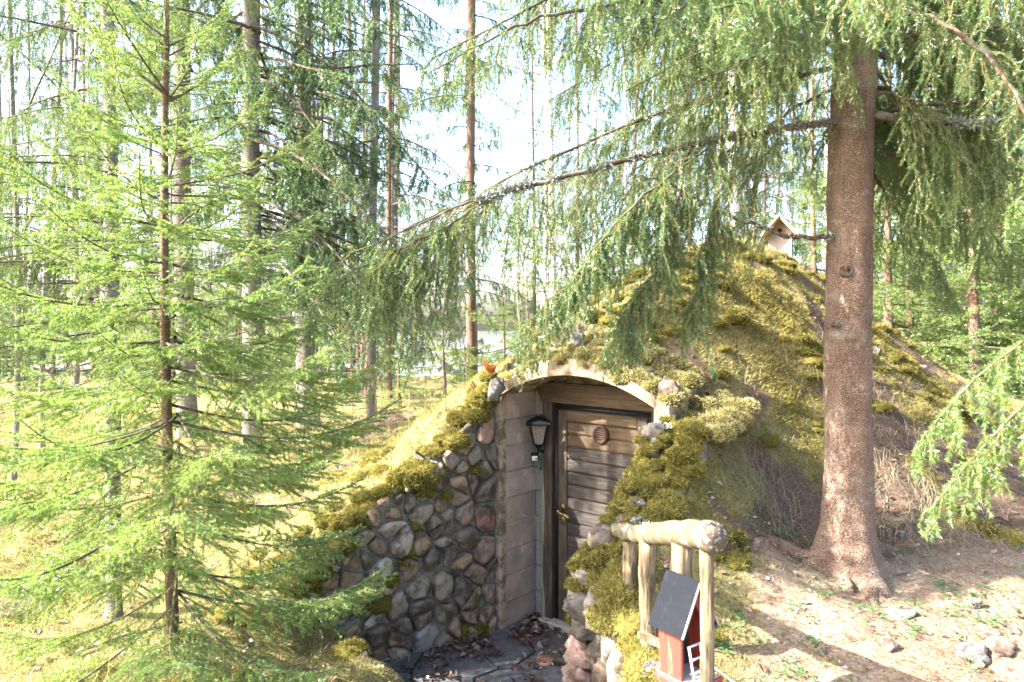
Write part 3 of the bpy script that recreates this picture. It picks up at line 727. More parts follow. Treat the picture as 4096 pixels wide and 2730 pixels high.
jb = thing('junction_box', 'small grey plastic junction box on the block wall below the lantern', 'junction box', (*to_world(-.205, -.018), FLOOR + 1.255), CELL_ROT)
mb = MB(); mb.box((-.038, -.052, -.043), (.038, .0, .043), bev=.007); body = mb.build('housing', 'grey_plastic', jb)
mb = MB(); mb.box((-.033, -.058, -.038), (.033, -.0525, .038), bev=.002); mb.build('lid', 'grey_plastic', jb)
mb = MB(); mb.tube([(.012, -.026, -.044), (.012, -.026, -.058)], .008, 8); mb.build('cable_gland', 'rubber', jb)

# ------------------------------------------------------------------ sunken floor
pv = tag(link('paving', None, None, (0, 0, FLOOR)), 'dark slate paving before the cellar door', kind='structure')
ol = [(-.55, -.15), (U1 - .02, -.15), (U1 + .02, -1.75), (-.75, -1.75)]
rr = random.Random(5); st = poisson(ol, .20, .62, rr, 260)
for c in voronoi(ol, st):
    cx, cy_ = centroid(c); mb = MB(); pts = [(cx + (p[0] - cx) * .95, cy_ + (p[1] - cy_) * .95) for p in c]
    wp = [to_world(*p) for p in pts]; h = rr.uniform(.004, .016); mb.prism(wp, -.05, h, 'z'); mb.build('slab', 'slate', pv)
dx, dy = to_world(.30, -.58)
dr = thing('drain_cover', 'round pinkish drain grate among dead leaves on the slate floor', 'drain cover', (dx, dy, FLOOR + .016), 0.5)
mb = MB(); mb.lathe([(.0, .012), (.052, .012), (.066, .010), (.068, .004), (.068, -.01)], 28); plate = mb.build('plate', 'drain', dr, True)
for a in range(5):
    for b_ in range(3):
        mb = MB(); x = -.036 + a * .018; y = -.034 + b_ * .030; mb.box((x - .004, y - .010, .0105), (x + .004, y + .010, .0128)); mb.build('slot', 'rubber', plate)

# ------------------------------------------------------------------ left retaining wall
WL = 1.62; wx, wy = to_world(WING_U0, -.425)
wdir = Vector((CA * -WING_SLOPE + SA * 1, SA * -WING_SLOPE - CA * 1, 0)).normalized()
lw_rot = math.atan2(-wdir.y, -wdir.x)         # local +x runs from the far end back to the portal
lwall = thing('stone_wall', 'mossy fieldstone retaining wall of mixed boulders, sloping down from the porch into the bank', 'stone wall', (wx, wy, 0), lw_rot)
TOPX, TOPZ = [0, .25, .5, .83, 1.1, 1.3, 1.5, 1.62], [1.10, .84, .60, .46, .29, .13, -.02, -.12]
def ltop(L): return float(np.interp(L, TOPX, TOPZ))
out = [(-L, ltop(L)) for L in TOPX] + [(-WL, -.50), (-1.15, -.72), (-.85, -.80), (0, -.80)]
mb = MB(); mb.prism([(p[0], p[1] - (.03 if p[1] > -.4 else 0)) for p in out], -.008, .22, 'y'); mb.build('mortar', 'mortar', lwall)
rr = random.Random(21); sites = poisson(out, .05, .30, rr, 3200)
fx = [(-.085, .115, 'stone_red'), (-.80, .06, 'stone_pale'), (-.09, .80, 'stone_pink'), (-.10, -.62, 'stone_pink'), (-.55, -.10, 'stone'), (-.60, -.64, 'stone_grey')]
sites = [s_ for s_ in sites if all(math.hypot(s_[0] - f[0], s_[1] - f[1]) > .12 for f in fx)] + [(f[0], f[1]) for f in fx]
for c in voronoi(out, sites):
    area = abs(sum(c[a][0] * c[(a + 1) % len(c)][1] - c[(a + 1) % len(c)][0] * c[a][1] for a in range(len(c)))) / 2
    if area < .0009: continue
    ctr = centroid(c); mat = 'stone'
    for f in fx:
        if inside_poly((f[0], f[1]), c): mat = f[2]
    mb, (cx, cz) = domed_stone(c, rr.uniform(.035, .058) * min(1.3, math.sqrt(area) / .13), rr.uniform(.006, .022), rr, .5, rr.choice([1, 1, 1, 2]))
    o = mb.build('stone', mat, lwall, True); o.location = (cx, 0, cz)
NR = np.random.default_rng(3)
tb = TB(); pads = []
for L in np.arange(.02, 1.6, .07):
    if rr.random() < .87: pads.append(((-L + rr.uniform(-.02, .02), rr.uniform(.02, .16), ltop(L) - .01 + rr.uniform(-.03, .02)), (rr.uniform(.06, .12), rr.uniform(.07, .12), rr.uniform(.04, .075))))
for (L, zz, r_) in ((.56, .50, .12), (.68, .46, .13), (.62, .40, .09), (.16, .90, .10), (.34, .72, .10), (1.22, .12, .10), (1.4, -.02, .13), (1.5, -.1, .14)): pads.append(((-L, -.01, zz), (r_, .07, r_ * .7)))
for (L, zz, r_) in ((.72, -.02, .06), (.78, -.10, .05), (.70, .16, .04), (.15, -.72, .07), (.95, -.35, .08), (1.1, -.3, .1), (.2, .5, .05), (.45, .34, .05), (.9, -.2, .06), (.3, -.7, .06)): pads.append(((-L, -.035, zz), (r_, .035, r_ * .8)))
moss_cap(tb, pads, NR, 30000, 1, .022)
o = link('moss', tb.mesh('moss', ['moss_green', 'moss_blade'], (0,)), lwall); o['kind'] = 'stuff'

# ------------------------------------------------------------------ right retaining wall (stacked boulders)
rwx, rwy = to_world(1.22, -.75)
rwall = thing('stone_wall', 'short stacked boulder wall capped with thick moss, opposite the lantern', 'stone wall', (OX, OY, FLOOR), CELL_ROT)
def rtop(w): return float(np.interp(w, [-1.6, -1.25, -1.0, -.7, -.42], [.78, 1.05, 1.22, 1.50, 1.84]))
mb = MB(); prof_ = [(-.40, -.05), (-.40, 1.70), (-.7, 1.34), (-1.0, 1.06), (-1.22, .86), (-1.32, -.05)]
mb.prism(prof_, 1.13, 1.42, 'x'); mb.build('mortar', 'mortar', rwall)
rr = random.Random(77); cnt = 0
for w_ in (-.52, -.72, -.92, -1.10, -1.27):
    zz = .02; top = rtop(w_)
    while zz < top - .05:
        hh = rr.uniform(.05, .095); ww = rr.uniform(.075, .105)
        mat = rr.choice(['stone_light', 'stone_light', 'stone_pink', 'stone', 'stone_pale'])
        o = link('stone', rock(mat, rr.randrange(6)), rwall, (1.125 + rr.uniform(-.02, .03), w_ + rr.uniform(-.02, .02), zz + hh * .8), (rr.uniform(-.3, .3), rr.uniform(-.3, .3), rr.uniform(0, 6)), (ww * .95, ww * 1.1, hh)); zz += hh * 1.55
zz = .02
for col_ in range(4):
    zz = .02 + rr.uniform(0, .04)
    while zz < .92:
        hh = rr.uniform(.05, .10)
        link('stone', rock(rr.choice(['stone_light', 'stone_light', 'stone_pink', 'stone']), rr.randrange(6)), rwall, (1.2 + col_ * .17, -1.36 + col_ * .09 + rr.uniform(-.03, .03), zz + hh * .8), (rr.uniform(-.3, .3), rr.uniform(-.3, .3), rr.uniform(0, 6)), (.12, .11, hh)); zz += hh * 1.55
RWX = True
tb = TB(); pads = []
for w_ in np.arange(-1.3, -.44, .05):
    for u_ in (1.09, 1.17, 1.25, 1.33, 1.41):
        if rr.random() < .22: continue
        r_ = rr.uniform(.04, .085); pads.append(((u_ + rr.uniform(-.03, .03), w_ + rr.uniform(-.03, .03), rtop(w_) - .05 + rr.uniform(-.035, .03) - .10 * max(0, u_ - 1.25)), (r_, r_ * rr.uniform(.8, 1.2), r_ * rr.uniform(.5, .8))))
for (w_, d) in ((-.55, .17), (-.75, .12), (-.95, .13), (-1.15, .15), (-1.0, .26), (-.62, .25)): pads.append(((1.06, w_, rtop(w_) - d), (.045, .075, .075)))
for (w_, zz_) in ((-1.25, .75), (-1.2, .42), (-1.3, .2), (-1.1, .6)): pads.append(((1.06, w_, zz_), (.03, .05, .05)))
moss_cap(tb, pads, NR, 30000, 1, .024)
o = link('moss', tb.mesh('moss', ['moss_green', 'moss_blade'], (0,)), rwall); o['kind'] = 'stuff'
tb = TB()                                 # pale lichen rosette on the moss
for (u_, w_, r_) in ((1.16, -.50, .085), (1.30, -.95, .06), (1.22, -.88, .04)):
    N = 260; a = NR.uniform(0, 2 * np.pi, N); q = np.sqrt(NR.uniform(0, 1, N)) * r_
    P = np.stack([u_ + q * np.cos(a), w_ + q * np.sin(a) * .8, np.full(N, rtop(w_) + .008) - q * .35 + NR.uniform(0, .012, N)], -1)
    D = norm(np.stack([np.cos(a), np.sin(a), np.full(N, .35)], -1) + NR.normal(size=(N, 3)) * .25); tb.blades(P, D, .016, .014, NR)
o = link('lichen', tb.mesh('lichen', ['lichen']), rwall); o['kind'] = 'stuff'

low = thing('stone_wall', 'low boulder wall with bright moss on top, running along the handrail posts', 'stone wall', (OX, OY, FLOOR), CELL_ROT)
tb = TB(); pads = []; rr = random.Random(91)
for a in range(9):
    f = a / 8; u_, w_ = 1.34 + 1.25 * f, -1.40 - 1.0 * f; X_, Y_ = to_world(u_ + .12, w_ + .12); topz = gz1(X_, Y_) - FLOOR; zz = max(.05, topz - .75)
    while zz < topz - .06:
        hh = rr.uniform(.07, .12); link('stone', rock(rr.choice(['stone_light', 'stone_grey', 'stone', 'stone_pale']), rr.randrange(6)), low, (u_ + rr.uniform(-.02, .02), w_ + rr.uniform(-.02, .02), zz + hh * .6), (rr.uniform(-.3, .3), rr.uniform(-.3, .3), rr.uniform(0, 6)), (.11, .11, hh)); zz += hh * 1.5
    for _ in range(2): pads.append(((u_ + rr.uniform(-.03, .1), w_ + rr.uniform(-.03, .1), topz - .02 + rr.uniform(-.03, .02)), (rr.uniform(.08, .13), rr.uniform(.08, .13), rr.uniform(.05, .08))))
moss_cap(tb, pads, NR, 26000, 1, .024)
o = link('moss', tb.mesh('moss', ['moss_green', 'moss_blade'], (0,)), low); o['kind'] = 'stuff'

# moss and boulders over the arch
tb = TB(); pads = []; rr = random.Random(4)
for a in range(26):
    u_ = -.40 + 1.9 * a / 25; zz = outer(min(max(u_, U0), U1)) if U0 - .1 < u_ < U1 + .1 else 1.8 - abs(u_ - .4) * .1
    for w_ in (-.36, -.24, -.10, .03):
        if w_ == -.36 and (-.30 < u_ < 1.1) and rr.random() < .35: continue
        pads.append(((u_ + rr.uniform(-.03, .03), w_ + rr.uniform(-.02, .03), zz + (w_ + .36) * .35 + rr.uniform(-.03, .01)), (rr.uniform(.06, .1), rr.uniform(.06, .09), rr.uniform(.035, .07))))
moss_cap(tb, pads, NR, 24000, 1, .022)
o = link('moss', tb.mesh('moss', ['moss_green', 'moss_dry'], (0,)), portal); o['kind'] = 'stuff'
BOULD = [(1985, 1558, 5.13, .085, .105, 'stone_grey', 1, 'smooth grey boulder at the shoulder of the arch above the sloping stone wall'),
         (2308, 1362, 5.05, .062, .085, 'stone_grey', 2, 'upright grey stone above the crown of the arch'),
         (2211, 1398, 5.15, .050, .070, 'stone_pale', 3, 'small pale stone beside the upright one over the arch'),
         (2590, 1508, 4.55, .065, .060, 'stone_grey', 4, 'angular grey stone behind the pale boulder at the arch end'),
         (2680, 1556, 4.42, .095, .080, 'stone_light', 5, 'rounded pale pinkish boulder beside the mossy wall top'),
         (2450, 1400, 4.95, .05, .05, 'stone_grey', 0, 'small grey stone half sunk in moss over the arch')]
for (px, py, D, a, b, mat, kk, lab) in BOULD:
    o = link('boulder', rock(mat, kk), None, at(px, py, D), (.2 * kk, .1, kk * 1.3), (a, a * .9, b)); tag(o, lab, 'boulder', 'boulders set around the arch')

# two-ended brush left on the wall
bp = at(1718, 1832, 4.9)
br = thing('brush', 'black plastic brush with pale bristles lying on the stone wall', 'brush', bp, R(-8))
mb = MB(); mb.box((.0, -.012, -.006), (.085, .012, .006), bev=.003); a1 = mb.build('back', 'rubber', br); a1.rotation_euler = (0, R(14), 0)
mb = MB(); mb.box((-.135, -.012, -.006), (-.055, .012, .006), bev=.003); a2 = mb.build('back', 'rubber', br); a2.rotation_euler = (0, R(32), 0); a2.location = (.012, 0, -.03)
mb = MB(); mb.tube([(-.045, 0, .001), (.002, 0, 0)], .004, 6); mb.build('hinge', 'grey_plastic', br)
for own, xs_ in ((a1, np.linspace(.012, .062, 9)), (a2, np.linspace(-.132, -.06, 10))):
    mb = MB()
    for x_ in xs_: mb.tube([(x_, -.004, -.006), (x_ - (.012 if own is a2 else 0), -.008, -.022 if own is a1 else -.034)], .0016, 4)
    o = mb.build('bristles', 'grey_wood', own); o['kind'] = 'stuff'

# ------------------------------------------------------------------ handrail and red feeder
rail = thing('handrail', 'lichened round log handrail on split wooden posts beside the sunken entrance', 'handrail', (.62, 2.9, 0), 0)
def rl(p): return (p[0] - .62, p[1] - 2.9, p[2])
RA, RB = Vector((.688, 2.34, .872)), Vector((.545, 3.52, .535))
path, rad = [], []
for a in range(25):
    t = a / 24; p = RA.lerp(RB, t); p.z += .008 * math.sin(t * 7); p.x += .005 * math.sin(t * 9 + 1)
    path.append(rl(p)); rad.append(.052 - .014 * t + .004 * math.sin(a * 1.9) + (.004 if a % 6 == 3 else 0))
mb = MB(); mb.tube(path, rad, 18); nfc = len(mb.f); mb.m[nfc - 2] = 1
mb.build('log', ['rail_wood', 'end_grain'], rail, True)
for (px, D, r_, bow) in ((2517, 3.40, .034, .3), (2592, 3.02, .036, -.4), (2728, 2.62, .044, .2), (2826, 2.40, .023, .5)):
    t = (D - 2.34) / 1.18; top = RA.lerp(RB, t); x = (px - 2048) / FPX * D; g = gz1(x, D) - .15; zt = top.z - .030
    path, rad = [], []
    for a in range(14):
        f = a / 13; path.append(rl((x + .012 * bow * math.sin(f * 5 + px), D + .008 * math.sin(f * 4), g + (zt - g) * f))); rad.append(r_ * (1.12 - .14 * f) * (1 + .05 * math.sin(a * 2.3 + px)))
    sd = px
    mb = MB(); mb.tube(path, rad, 12, lob=lambda i, an, s=sd: 1 + .07 * math.sin(3 * an + s) + .04 * math.sin(7 * an + i * .5))
    mb.build('post', 'log_wood', rail, True)
tb = TB(); N = 900; tt = NR.uniform(0, 1, N); A_, B_ = np.array(rl(RA)), np.array(rl(RB))
P = A_ + (B_ - A_) * tt[:, None]; a = NR.normal(0, .8, N); rr_ = .052 - .014 * tt
P[:, 0] += np.sin(a) * rr_; P[:, 2] += np.cos(a) * rr_; keep = fbm(tt * 9, a * 2, 1.2, 3, 3) > .54; P = P[keep]
tb.blades(P, norm(NR.normal(size=P.shape) + np.array([0, 0, .8])), .009, .009, NR); o = link('lichen', tb.mesh('lichen', ['lichen']), rail); o['kind'] = 'stuff'

fe_o = Vector((.632, 2.53, .315))
fe = thing('bird_feeder', 'small red wooden cottage bird feeder with black roof and white ladder', 'bird feeder', fe_o, math.atan2(.6, .8))
# local x runs along the gable front, local -y faces out of the gable, ridge along y
W, Dp, H, RH = .066, .105, .225, .125
mb = MB(); mb.box((-W - .022, -Dp / 2 - .062, -.022), (W + .022, Dp / 2 + .012, 0), bev=.003); mb.build('tray', 'red_paint', fe)
mb = MB(); mb.box((-W - .012, -Dp / 2 - .052, .0005), (W + .012, Dp / 2, .004)); mb.build('tray_floor', 'grey_wood', fe)
for s_ in (-1, 1):
    mb = MB(); mb.box((s_ * W - .006, -Dp / 2, .004), (s_ * W + .006, Dp / 2, H), bev=.002); mb.build('side_wall', 'red_paint', fe)
mb = MB(); mb.prism([(-W + .006, .004), (W - .006, .004), (W - .006, H), (0, H + RH - .02), (-W + .006, H)], Dp / 2 - .012, Dp / 2, 'y'); mb.build('back_wall', 'red_paint', fe)
mb = MB(); mb.prism([(-W - .004, H - .02), (-W + .012, H - .03), (0, H + RH * .35), (W - .012, H - .03), (W + .004, H - .02), (0, H + RH - .015)], -Dp / 2 - .004, -Dp / 2 + .008, 'y'); mb.build('gable', 'red_paint', fe)
for s_ in (-1, 1):
    mb = MB(); e = (s_ * (W + .032), H - .052); a_ = (s_ * -.002, H + RH); nrm = Vector((a_[1] - e[1], -(a_[0] - e[0]))).normalized() * .011 * (-s_)
    if nrm.y < 0: nrm = -nrm
    mb.prism([e, a_, (a_[0] + nrm.x, a_[1] + nrm.y), (e[0] + nrm.x, e[1] + nrm.y)], -Dp / 2 - .028, Dp / 2 + .02, 'y'); mb.build('roof', 'roof_felt', fe)
    mb = MB(); mb.tube([(e[0] + nrm.x * .5, -Dp / 2 - .031, e[1] + nrm.y * .5), (a_[0] + nrm.x * .5, -Dp / 2 - .031, a_[1] + nrm.y * .5)], .0045, 5); mb.build('roof_trim', 'grey_wood', fe)
lad = MB()
for x_ in (-.048, .012): lad.tube([(x_, -Dp / 2 - .042, .004), (x_ + .004, -Dp / 2 - .012, .128)], .0042, 6)
for a in range(3): lad.tube([(-.048 + .004 * a / 2, -Dp / 2 - .034 + .013 * a, .038 + a * .042), (.013 + .003 * a / 2, -Dp / 2 - .034 + .013 * a, .038 + a * .042)], .004, 6)
lad.build('ladder', 'white_paint', fe, True)
lad = MB()
for (x0, y0, x1, y1) in ((-.02, -.06, .03, -.09), (-.01, -.04, .045, -.05), (.0, -.075, .05, -.07)): lad.tube([(x0, y0, .009), (x1, y1, .010)], .004, 6)
lad.build('fallen_rungs', 'white_paint', fe, True)
mb = MB(); mb.box((-.012, Dp / 2 + .001, .05), (.012, Dp / 2 + .16, .075)); mb.box((-.014, -.02, -.5), (.014, .012, -.0225)); mb.build('support', 'log_wood', fe)

# ------------------------------------------------------------------ ventilation house on the mound
vx, vy = at(3122, 1070, 7.3).x, 7.3
vz = gz1(vx, vy)
vh = thing('ventilation_hood', 'pale wooden birdhouse-like vent box with gable roof on the mound crest', 'vent box', (vx, vy, vz), R(-24))
W, Dp, H, RH = .112, .12, .30, .135
H = max(.24, 2.42 - vz)
mb = MB(); mb.prism([(-W, -.3), (W, -.3), (W, H), (0, H + RH), (-W, H)], -Dp, Dp, 'y'); mb.build('box', 'vent_paint', vh)
for s_ in (-1, 1):
    e = (s_ * (W + .055), H - .062); a_ = (-s_ * .0, H + RH + .003); nr = Vector((-(a_[1] - e[1]), a_[0] - e[0])).normalized(); nr = nr if nr.y > 0 else -nr
    mb = MB(); mb.prism([e, a_, (a_[0], a_[1] + .02), (e[0] + nr.x * .016, e[1] + nr.y * .016)], -Dp - .11, Dp + .05, 'y'); mb.build('roof', 'yellow_wood', vh)
    mb = MB(); mb.prism([(e[0] + nr.x * .0165, e[1] + nr.y * .0165), (a_[0], a_[1] + .0205), (a_[0], a_[1] + .042), (e[0] + nr.x * .032, e[1] + nr.y * .032)], -Dp - .125, Dp + .06, 'y'); mb.build('roof_board', 'grey_wood', vh)
mb = MB(); mb.lathe([(.026, -Dp - .002), (.037, -Dp - .002), (.037, -Dp - .014), (.026, -Dp - .014)], 20, 0, 'y', (0, 0, H + .015)); mb.f = [f for f in mb.f if len(f) == 4]; mb.m = [0] * len(mb.f); ring = mb.build('hole_ring', 'yellow_wood', vh, True)
mb = MB(); mb.lathe([(0, -Dp - .004), (.027, -Dp - .004), (.027, -Dp - .001)], 20, 0, 'y', (0, 0, H + .015)); mb.build('hole_mesh', 'rubber', ring)
tb = TB(); N = 500; s1 = NR.uniform(.1, 1, N); P = np.stack([s1 * (W + .05), NR.uniform(-Dp - .1, Dp, N), H + RH + .04 - s1 * (RH + .065)], -1)
tb.blades(P, norm(NR.normal(size=P.shape) * .6 + np.array([.5, 0, .8])), .018, .012, NR); o = link('moss', tb.mesh('moss', ['moss_dry']), vh); o['kind'] = 'stuff'

# ------------------------------------------------------------------ spruce foliage
def poly_at(P, s):
    """points and tangents at fractions s of polyline P"""
    P = np.asarray(P, float); d = np.linalg.norm(np.diff(P, axis=0), axis=1); c = np.concatenate([[0], np.cumsum(d)]); L = c[-1]
    q = np.asarray(s) * L; X = np.stack([np.interp(q, c, P[:, a]) for a in range(3)], -1)
    idx = np.clip(np.searchsorted(c, q) - 1, 0, len(d) - 1); T = norm(np.diff(P, axis=0))[idx]; return X, T, L
def needles_on(tb, P, ds, ln, w, rng, slot=1, lo=35, hi=70, s0=0.0, up=0.0):
    _, _, L = poly_at(P, [0]); n = int(L * (1 - s0) / ds)
    if n < 1: return
    X, T, _ = poly_at(P, rng.uniform(s0, 1, n))
    r = rng.normal(size=(n, 3)); r[:, 2] += up; r = norm(r - (r * T).sum(1, keepdims=True) * T)
    a = np.radians(rng.uniform(lo, hi, n))[:, None]; D = T * np.cos(a) + r * np.sin(a)
    tb.blades(X, D, ln * rng.uniform(.7, 1.1, n), w, rng, slot)
def hang_branch(rng, path, r0, tl=.5, dens=26, ds=.0021, nl=.018, nw=.0034, start=.15, sub=True, bare=.0, taper=.6, spread=.5, side_only=None, lichen=0, tl_end=.45):
    """old spruce branch: an arched limb with twigs hanging from it like a curtain"""
    tb = TB(); path = np.asarray(path, float); _, _, L = poly_at(path, [0])
    tb.tube(path, r0, .003, 6, 0)
    n = int(L * dens)
    for s in np.sort(rng.uniform(start, 1, n)):
        X, T, _ = poly_at(path, [s]); X, T = X[0], T[0]
        sd = np.cross(T, [0, 0, 1.0]); sd /= np.linalg.norm(sd) + 1e-9; sg = rng.choice([-1, 1])
        ini = sd * sg * rng.uniform(.2, 1) * spread + T * rng.uniform(.1, .7) + np.array([0, 0, rng.uniform(-.4, .15)])
        ln = tl * rng.uniform(.35, 1.05) * (1 - (1 - tl_end) * s ** 2); k = 7; pts = [X]; d = norm(ini)
        for q in range(k):
            f = (q + 1) / k; dd = norm(d * (1 - f) ** 1.6 + np.array([0, 0, -1.0]) * f ** .6 + rng.normal(size=3) * .10); pts.append(pts[-1] + dd * ln / k)
        pts = np.array(pts); tb.tube(pts, .0022, .0009, 3, 2)
        needles_on(tb, pts, ds, nl, nw, rng, 1, s0=rng.uniform(0, bare) if bare else 0)
        if sub:
            for s2 in rng.uniform(.1, .9, int(ln * 15)):
                X2, T2, _ = poly_at(pts, [s2]); r = rng.normal(size=3); r = norm(r - r.dot(T2[0]) * T2[0]); l2 = rng.uniform(.06, .2) * min(1, ln * 2.2)
                d0 = norm(T2[0] * .8 + r * .7); p2 = [X2[0]]
                for q in range(3): d0 = norm(d0 + np.array([0, 0, -.25])); p2.append(p2[-1] + d0 * l2 / 3)
                tb.tube(p2, .0012, .0007, 3, 2); needles_on(tb, np.array(p2), ds * .9, nl * .92, nw, rng, 1)
    needles_on(tb, path, ds * .8, nl, nw, rng, 1, s0=.55, up=.6)
    if lichen:
        N = int(L * lichen); X, T, _ = poly_at(path, rng.uniform(.05, .8, N)); r = norm(rng.normal(size=(N, 3)) + np.array([0, 0, .5])); keep = fbm(X[:, 0] * 6, X[:, 1] * 6 + X[:, 2] * 5, 1.5, 3, 2) > .47
        X, r = X[keep], r[keep]; tb.blades(X + r * r0 * .6, norm(r + rng.normal(size=r.shape) * .7), rng.uniform(.010, .038, len(X)), .016, rng, 3)
    return tb
def fan_branch(rng, L, droop=.12, rise=.0, ds=.0018, nl=.0185, nw=.0042, r0=.009, dens=24, w0=.5, tert=True, lo=40, hi=75):
    """young spruce branch: flat spray with side twigs forwards at both sides"""
    tb = TB(); k = 12; s = np.linspace(0, 1, k)
    path = np.stack([s * L, .03 * L * np.sin(s * 3 + rng.uniform(0, 6)), rise * L * s - droop * L * np.sin(s * np.pi * .75) + .14 * L * s ** 3], -1)
    tb.tube(path, r0, .0022, 5, 0); needles_on(tb, path, ds * .8, nl, nw, rng, 1, lo, hi, s0=.18, up=.35)
    for a, s1 in enumerate(np.sort(rng.uniform(.12, .97, int(L * dens)))):
        X, T, _ = poly_at(path, [s1]); sg = 1 if a % 2 else -1; sd = norm(np.cross(T[0], [0, 0, 1.0])) * sg
        ln = L * w0 * (1.05 - s1) ** .8 * rng.uniform(.55, 1.1) + .03; d = norm(T[0] * rng.uniform(.55, 1) + sd * rng.uniform(.6, 1) + np.array([0, 0, rng.uniform(-.25, .18)])); pts = [X[0]]
        for q in range(5): d = norm(d + T[0] * .08 + np.array([0, 0, -.10 if q < 3 else .03]) + rng.normal(size=3) * .05); pts.append(pts[-1] + d * ln / 5)
        pts = np.array(pts); tb.tube(pts, .0028, .0011, 3, 2); needles_on(tb, pts, ds, nl, nw, rng, 1, lo, hi, up=.35)
        if tert and ln > .09:
            for b_, s2 in enumerate(rng.uniform(.2, .9, int(ln * 17))):
                X2, T2, _ = poly_at(pts, [s2]); sd2 = norm(np.cross(T2[0], [0, 0, 1.0])) * (1 if b_ % 2 else -1); l2 = ln * .42 * (1.1 - s2) + .015
                d2 = norm(T2[0] * .8 + sd2 * .8 + np.array([0, 0, rng.uniform(-.3, .15)])); p2 = np.array([X2[0], X2[0] + d2 * l2 * .5, X2[0] + d2 * l2 + np.array([0, 0, -.01])])
                tb.tube(p2, .0014, .0009, 3, 2); needles_on(tb, p2, ds, nl, nw, rng, 1, lo, hi, up=.3)
    return tb
def arch_path(rng, L, up=.1, drop=.35, n=9):
    s = np.linspace(0, 1, n); ph = rng.uniform(0, 6)
    return np.stack([s * L, .05 * L * np.sin(2.4 * s + ph), up * L * np.sin(s * 2.2) - drop * L * s ** 1.6 + .10 * L * s ** 4 + .012 * np.sin(9 * s + ph)], -1)
g_ = np.random.default_rng(12)
HANG = [hang_branch(g_, arch_path(g_, L, .10, dr_), .011, tl, 34, .0021, .018, .0036).mesh('hanging_branch', ['branch_wood', 'needle', 'twig'], (0, 2)) for (L, dr_, tl) in ((1.5, .35, .5), (1.8, .45, .6), (1.2, .25, .42))]
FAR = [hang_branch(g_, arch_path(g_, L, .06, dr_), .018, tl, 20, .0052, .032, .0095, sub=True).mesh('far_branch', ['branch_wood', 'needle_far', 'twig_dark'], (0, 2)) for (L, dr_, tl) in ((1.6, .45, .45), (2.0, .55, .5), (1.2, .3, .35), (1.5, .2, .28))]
BARE = []
for L in (1.1, 1.5):
    tb = TB(); p = arch_path(g_, L, .05, .3); tb.tube(p, .009, .002, 4, 0)
    for s in g_.uniform(.15, 1, 22):
        X, T, _ = poly_at(p, [s]); d = norm(T[0] * .6 + g_.normal(size=3) * .6 + np.array([0, 0, -.4])); l = g_.uniform(.1, .4); q = np.array([X[0], X[0] + d * l * .5, X[0] + d * l + np.array([0, 0, -.05])]); tb.tube(q, .003, .001, 3, 0)
        for _ in range(3):
            d2 = norm(d + g_.normal(size=3) * .7); x2 = X[0] + d * l * g_.uniform(.3, 1); tb.tube(np.array([x2, x2 + d2 * .08, x2 + d2 * .14]), .0015, .0007, 3, 0)
    BARE.append(tb.mesh('bare_branch', ['branch_wood'], (0,)))
YOUNG = [fan_branch(g_, L, dr_, ri).mesh('young_branch', ['branch_wood', 'needle_young', 'twig'], (0, 2)) for (L, dr_, ri) in ((1.0, .10, .0), (1.3, .14, .0), (.7, .03, .1), (.45, .0, .2))]
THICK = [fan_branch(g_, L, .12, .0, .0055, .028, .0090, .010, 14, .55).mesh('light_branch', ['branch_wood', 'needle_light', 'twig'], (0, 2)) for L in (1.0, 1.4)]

def trunk_mesh(x0, z0, top, r0, r1, mat, lean=(0, 0), wob=.02, sides=16, flare=.35, roots=(), seed=0, knots=()):
    """trunk in coordinates of its own foot"""
    rng = random.Random(seed); mb = MB(); H = top; path, rad = [], []; n = 40; ph = rng.uniform(0, 6)
    zs = [-.25 + .25 * a / 3 for a in range(3)] + [H * (a / n) ** 1.35 for a in range(n + 1)]
    for z_ in zs:
        f = max(z_, 0) / H; path.append((lean[0] * f + wob * math.sin(f * 6 + ph) - wob * math.sin(ph), lean[1] * f + wob * math.cos(f * 5 + ph) - wob * math.cos(ph), z_))
        rad.append((r0 + (r1 - r0) * f) * (1 + flare * math.exp(-max(z_, 0) / (r0 * 1.8))))
    def lob(i, an):
        z_ = zs[i]; q = 1 + .045 * math.sin(3 * an + z_ * 2 + ph) + .03 * math.sin(5 * an - z_ * 5) + .025 * math.sin(2 * an + z_ * 11 + ph)
        for (ra, amp) in roots:
            da = (an - ra + math.pi) % (2 * math.pi) - math.pi; q += amp * math.exp(-(da / .33) ** 2) * math.exp(-max(z_, -.05) / (r0 * .9))
        for (ka, kz, amp) in knots:
            da = (an - ka + math.pi) % (2 * math.pi) - math.pi; q += amp * math.exp(-(da / .25) ** 2 - ((z_ - kz) / .05) ** 2)
        return q
    mb.tube(path, rad, sides, lob=lob); return mb.mesh('trunk', mat, True)
def tree(name, label, cat, px, D, r0, top, mat, group=None, lean=(0, 0), z=None, branches=(), seed=0, wob=.02, flare=.35, rtop=.75, sides=16, roots=(), x=None):
    x = (px - 2048) / FPX * D if x is None else x; z = gz1(x, D) if z is None else z
    o = thing(name, label, cat, (x, D, z), 0, group)
    link('trunk', trunk_mesh(x, z, top, r0, r0 * rtop, mat, lean, wob, sides, flare, roots, seed), o)
    for (me_, zz, az, pitch, sc, roll) in branches:
        f = zz / top; link('branch', me_, o, (lean[0] * f, lean[1] * f, zz), Matrix.Rotation(az, 3, 'Z').to_4x4().to_euler() if False else (Matrix.Rotation(az, 4, 'Z') @ Matrix.Rotation(-pitch, 4, 'Y') @ Matrix.Rotation(roll, 4, 'X')).to_euler(), (sc, sc, sc))
    return o
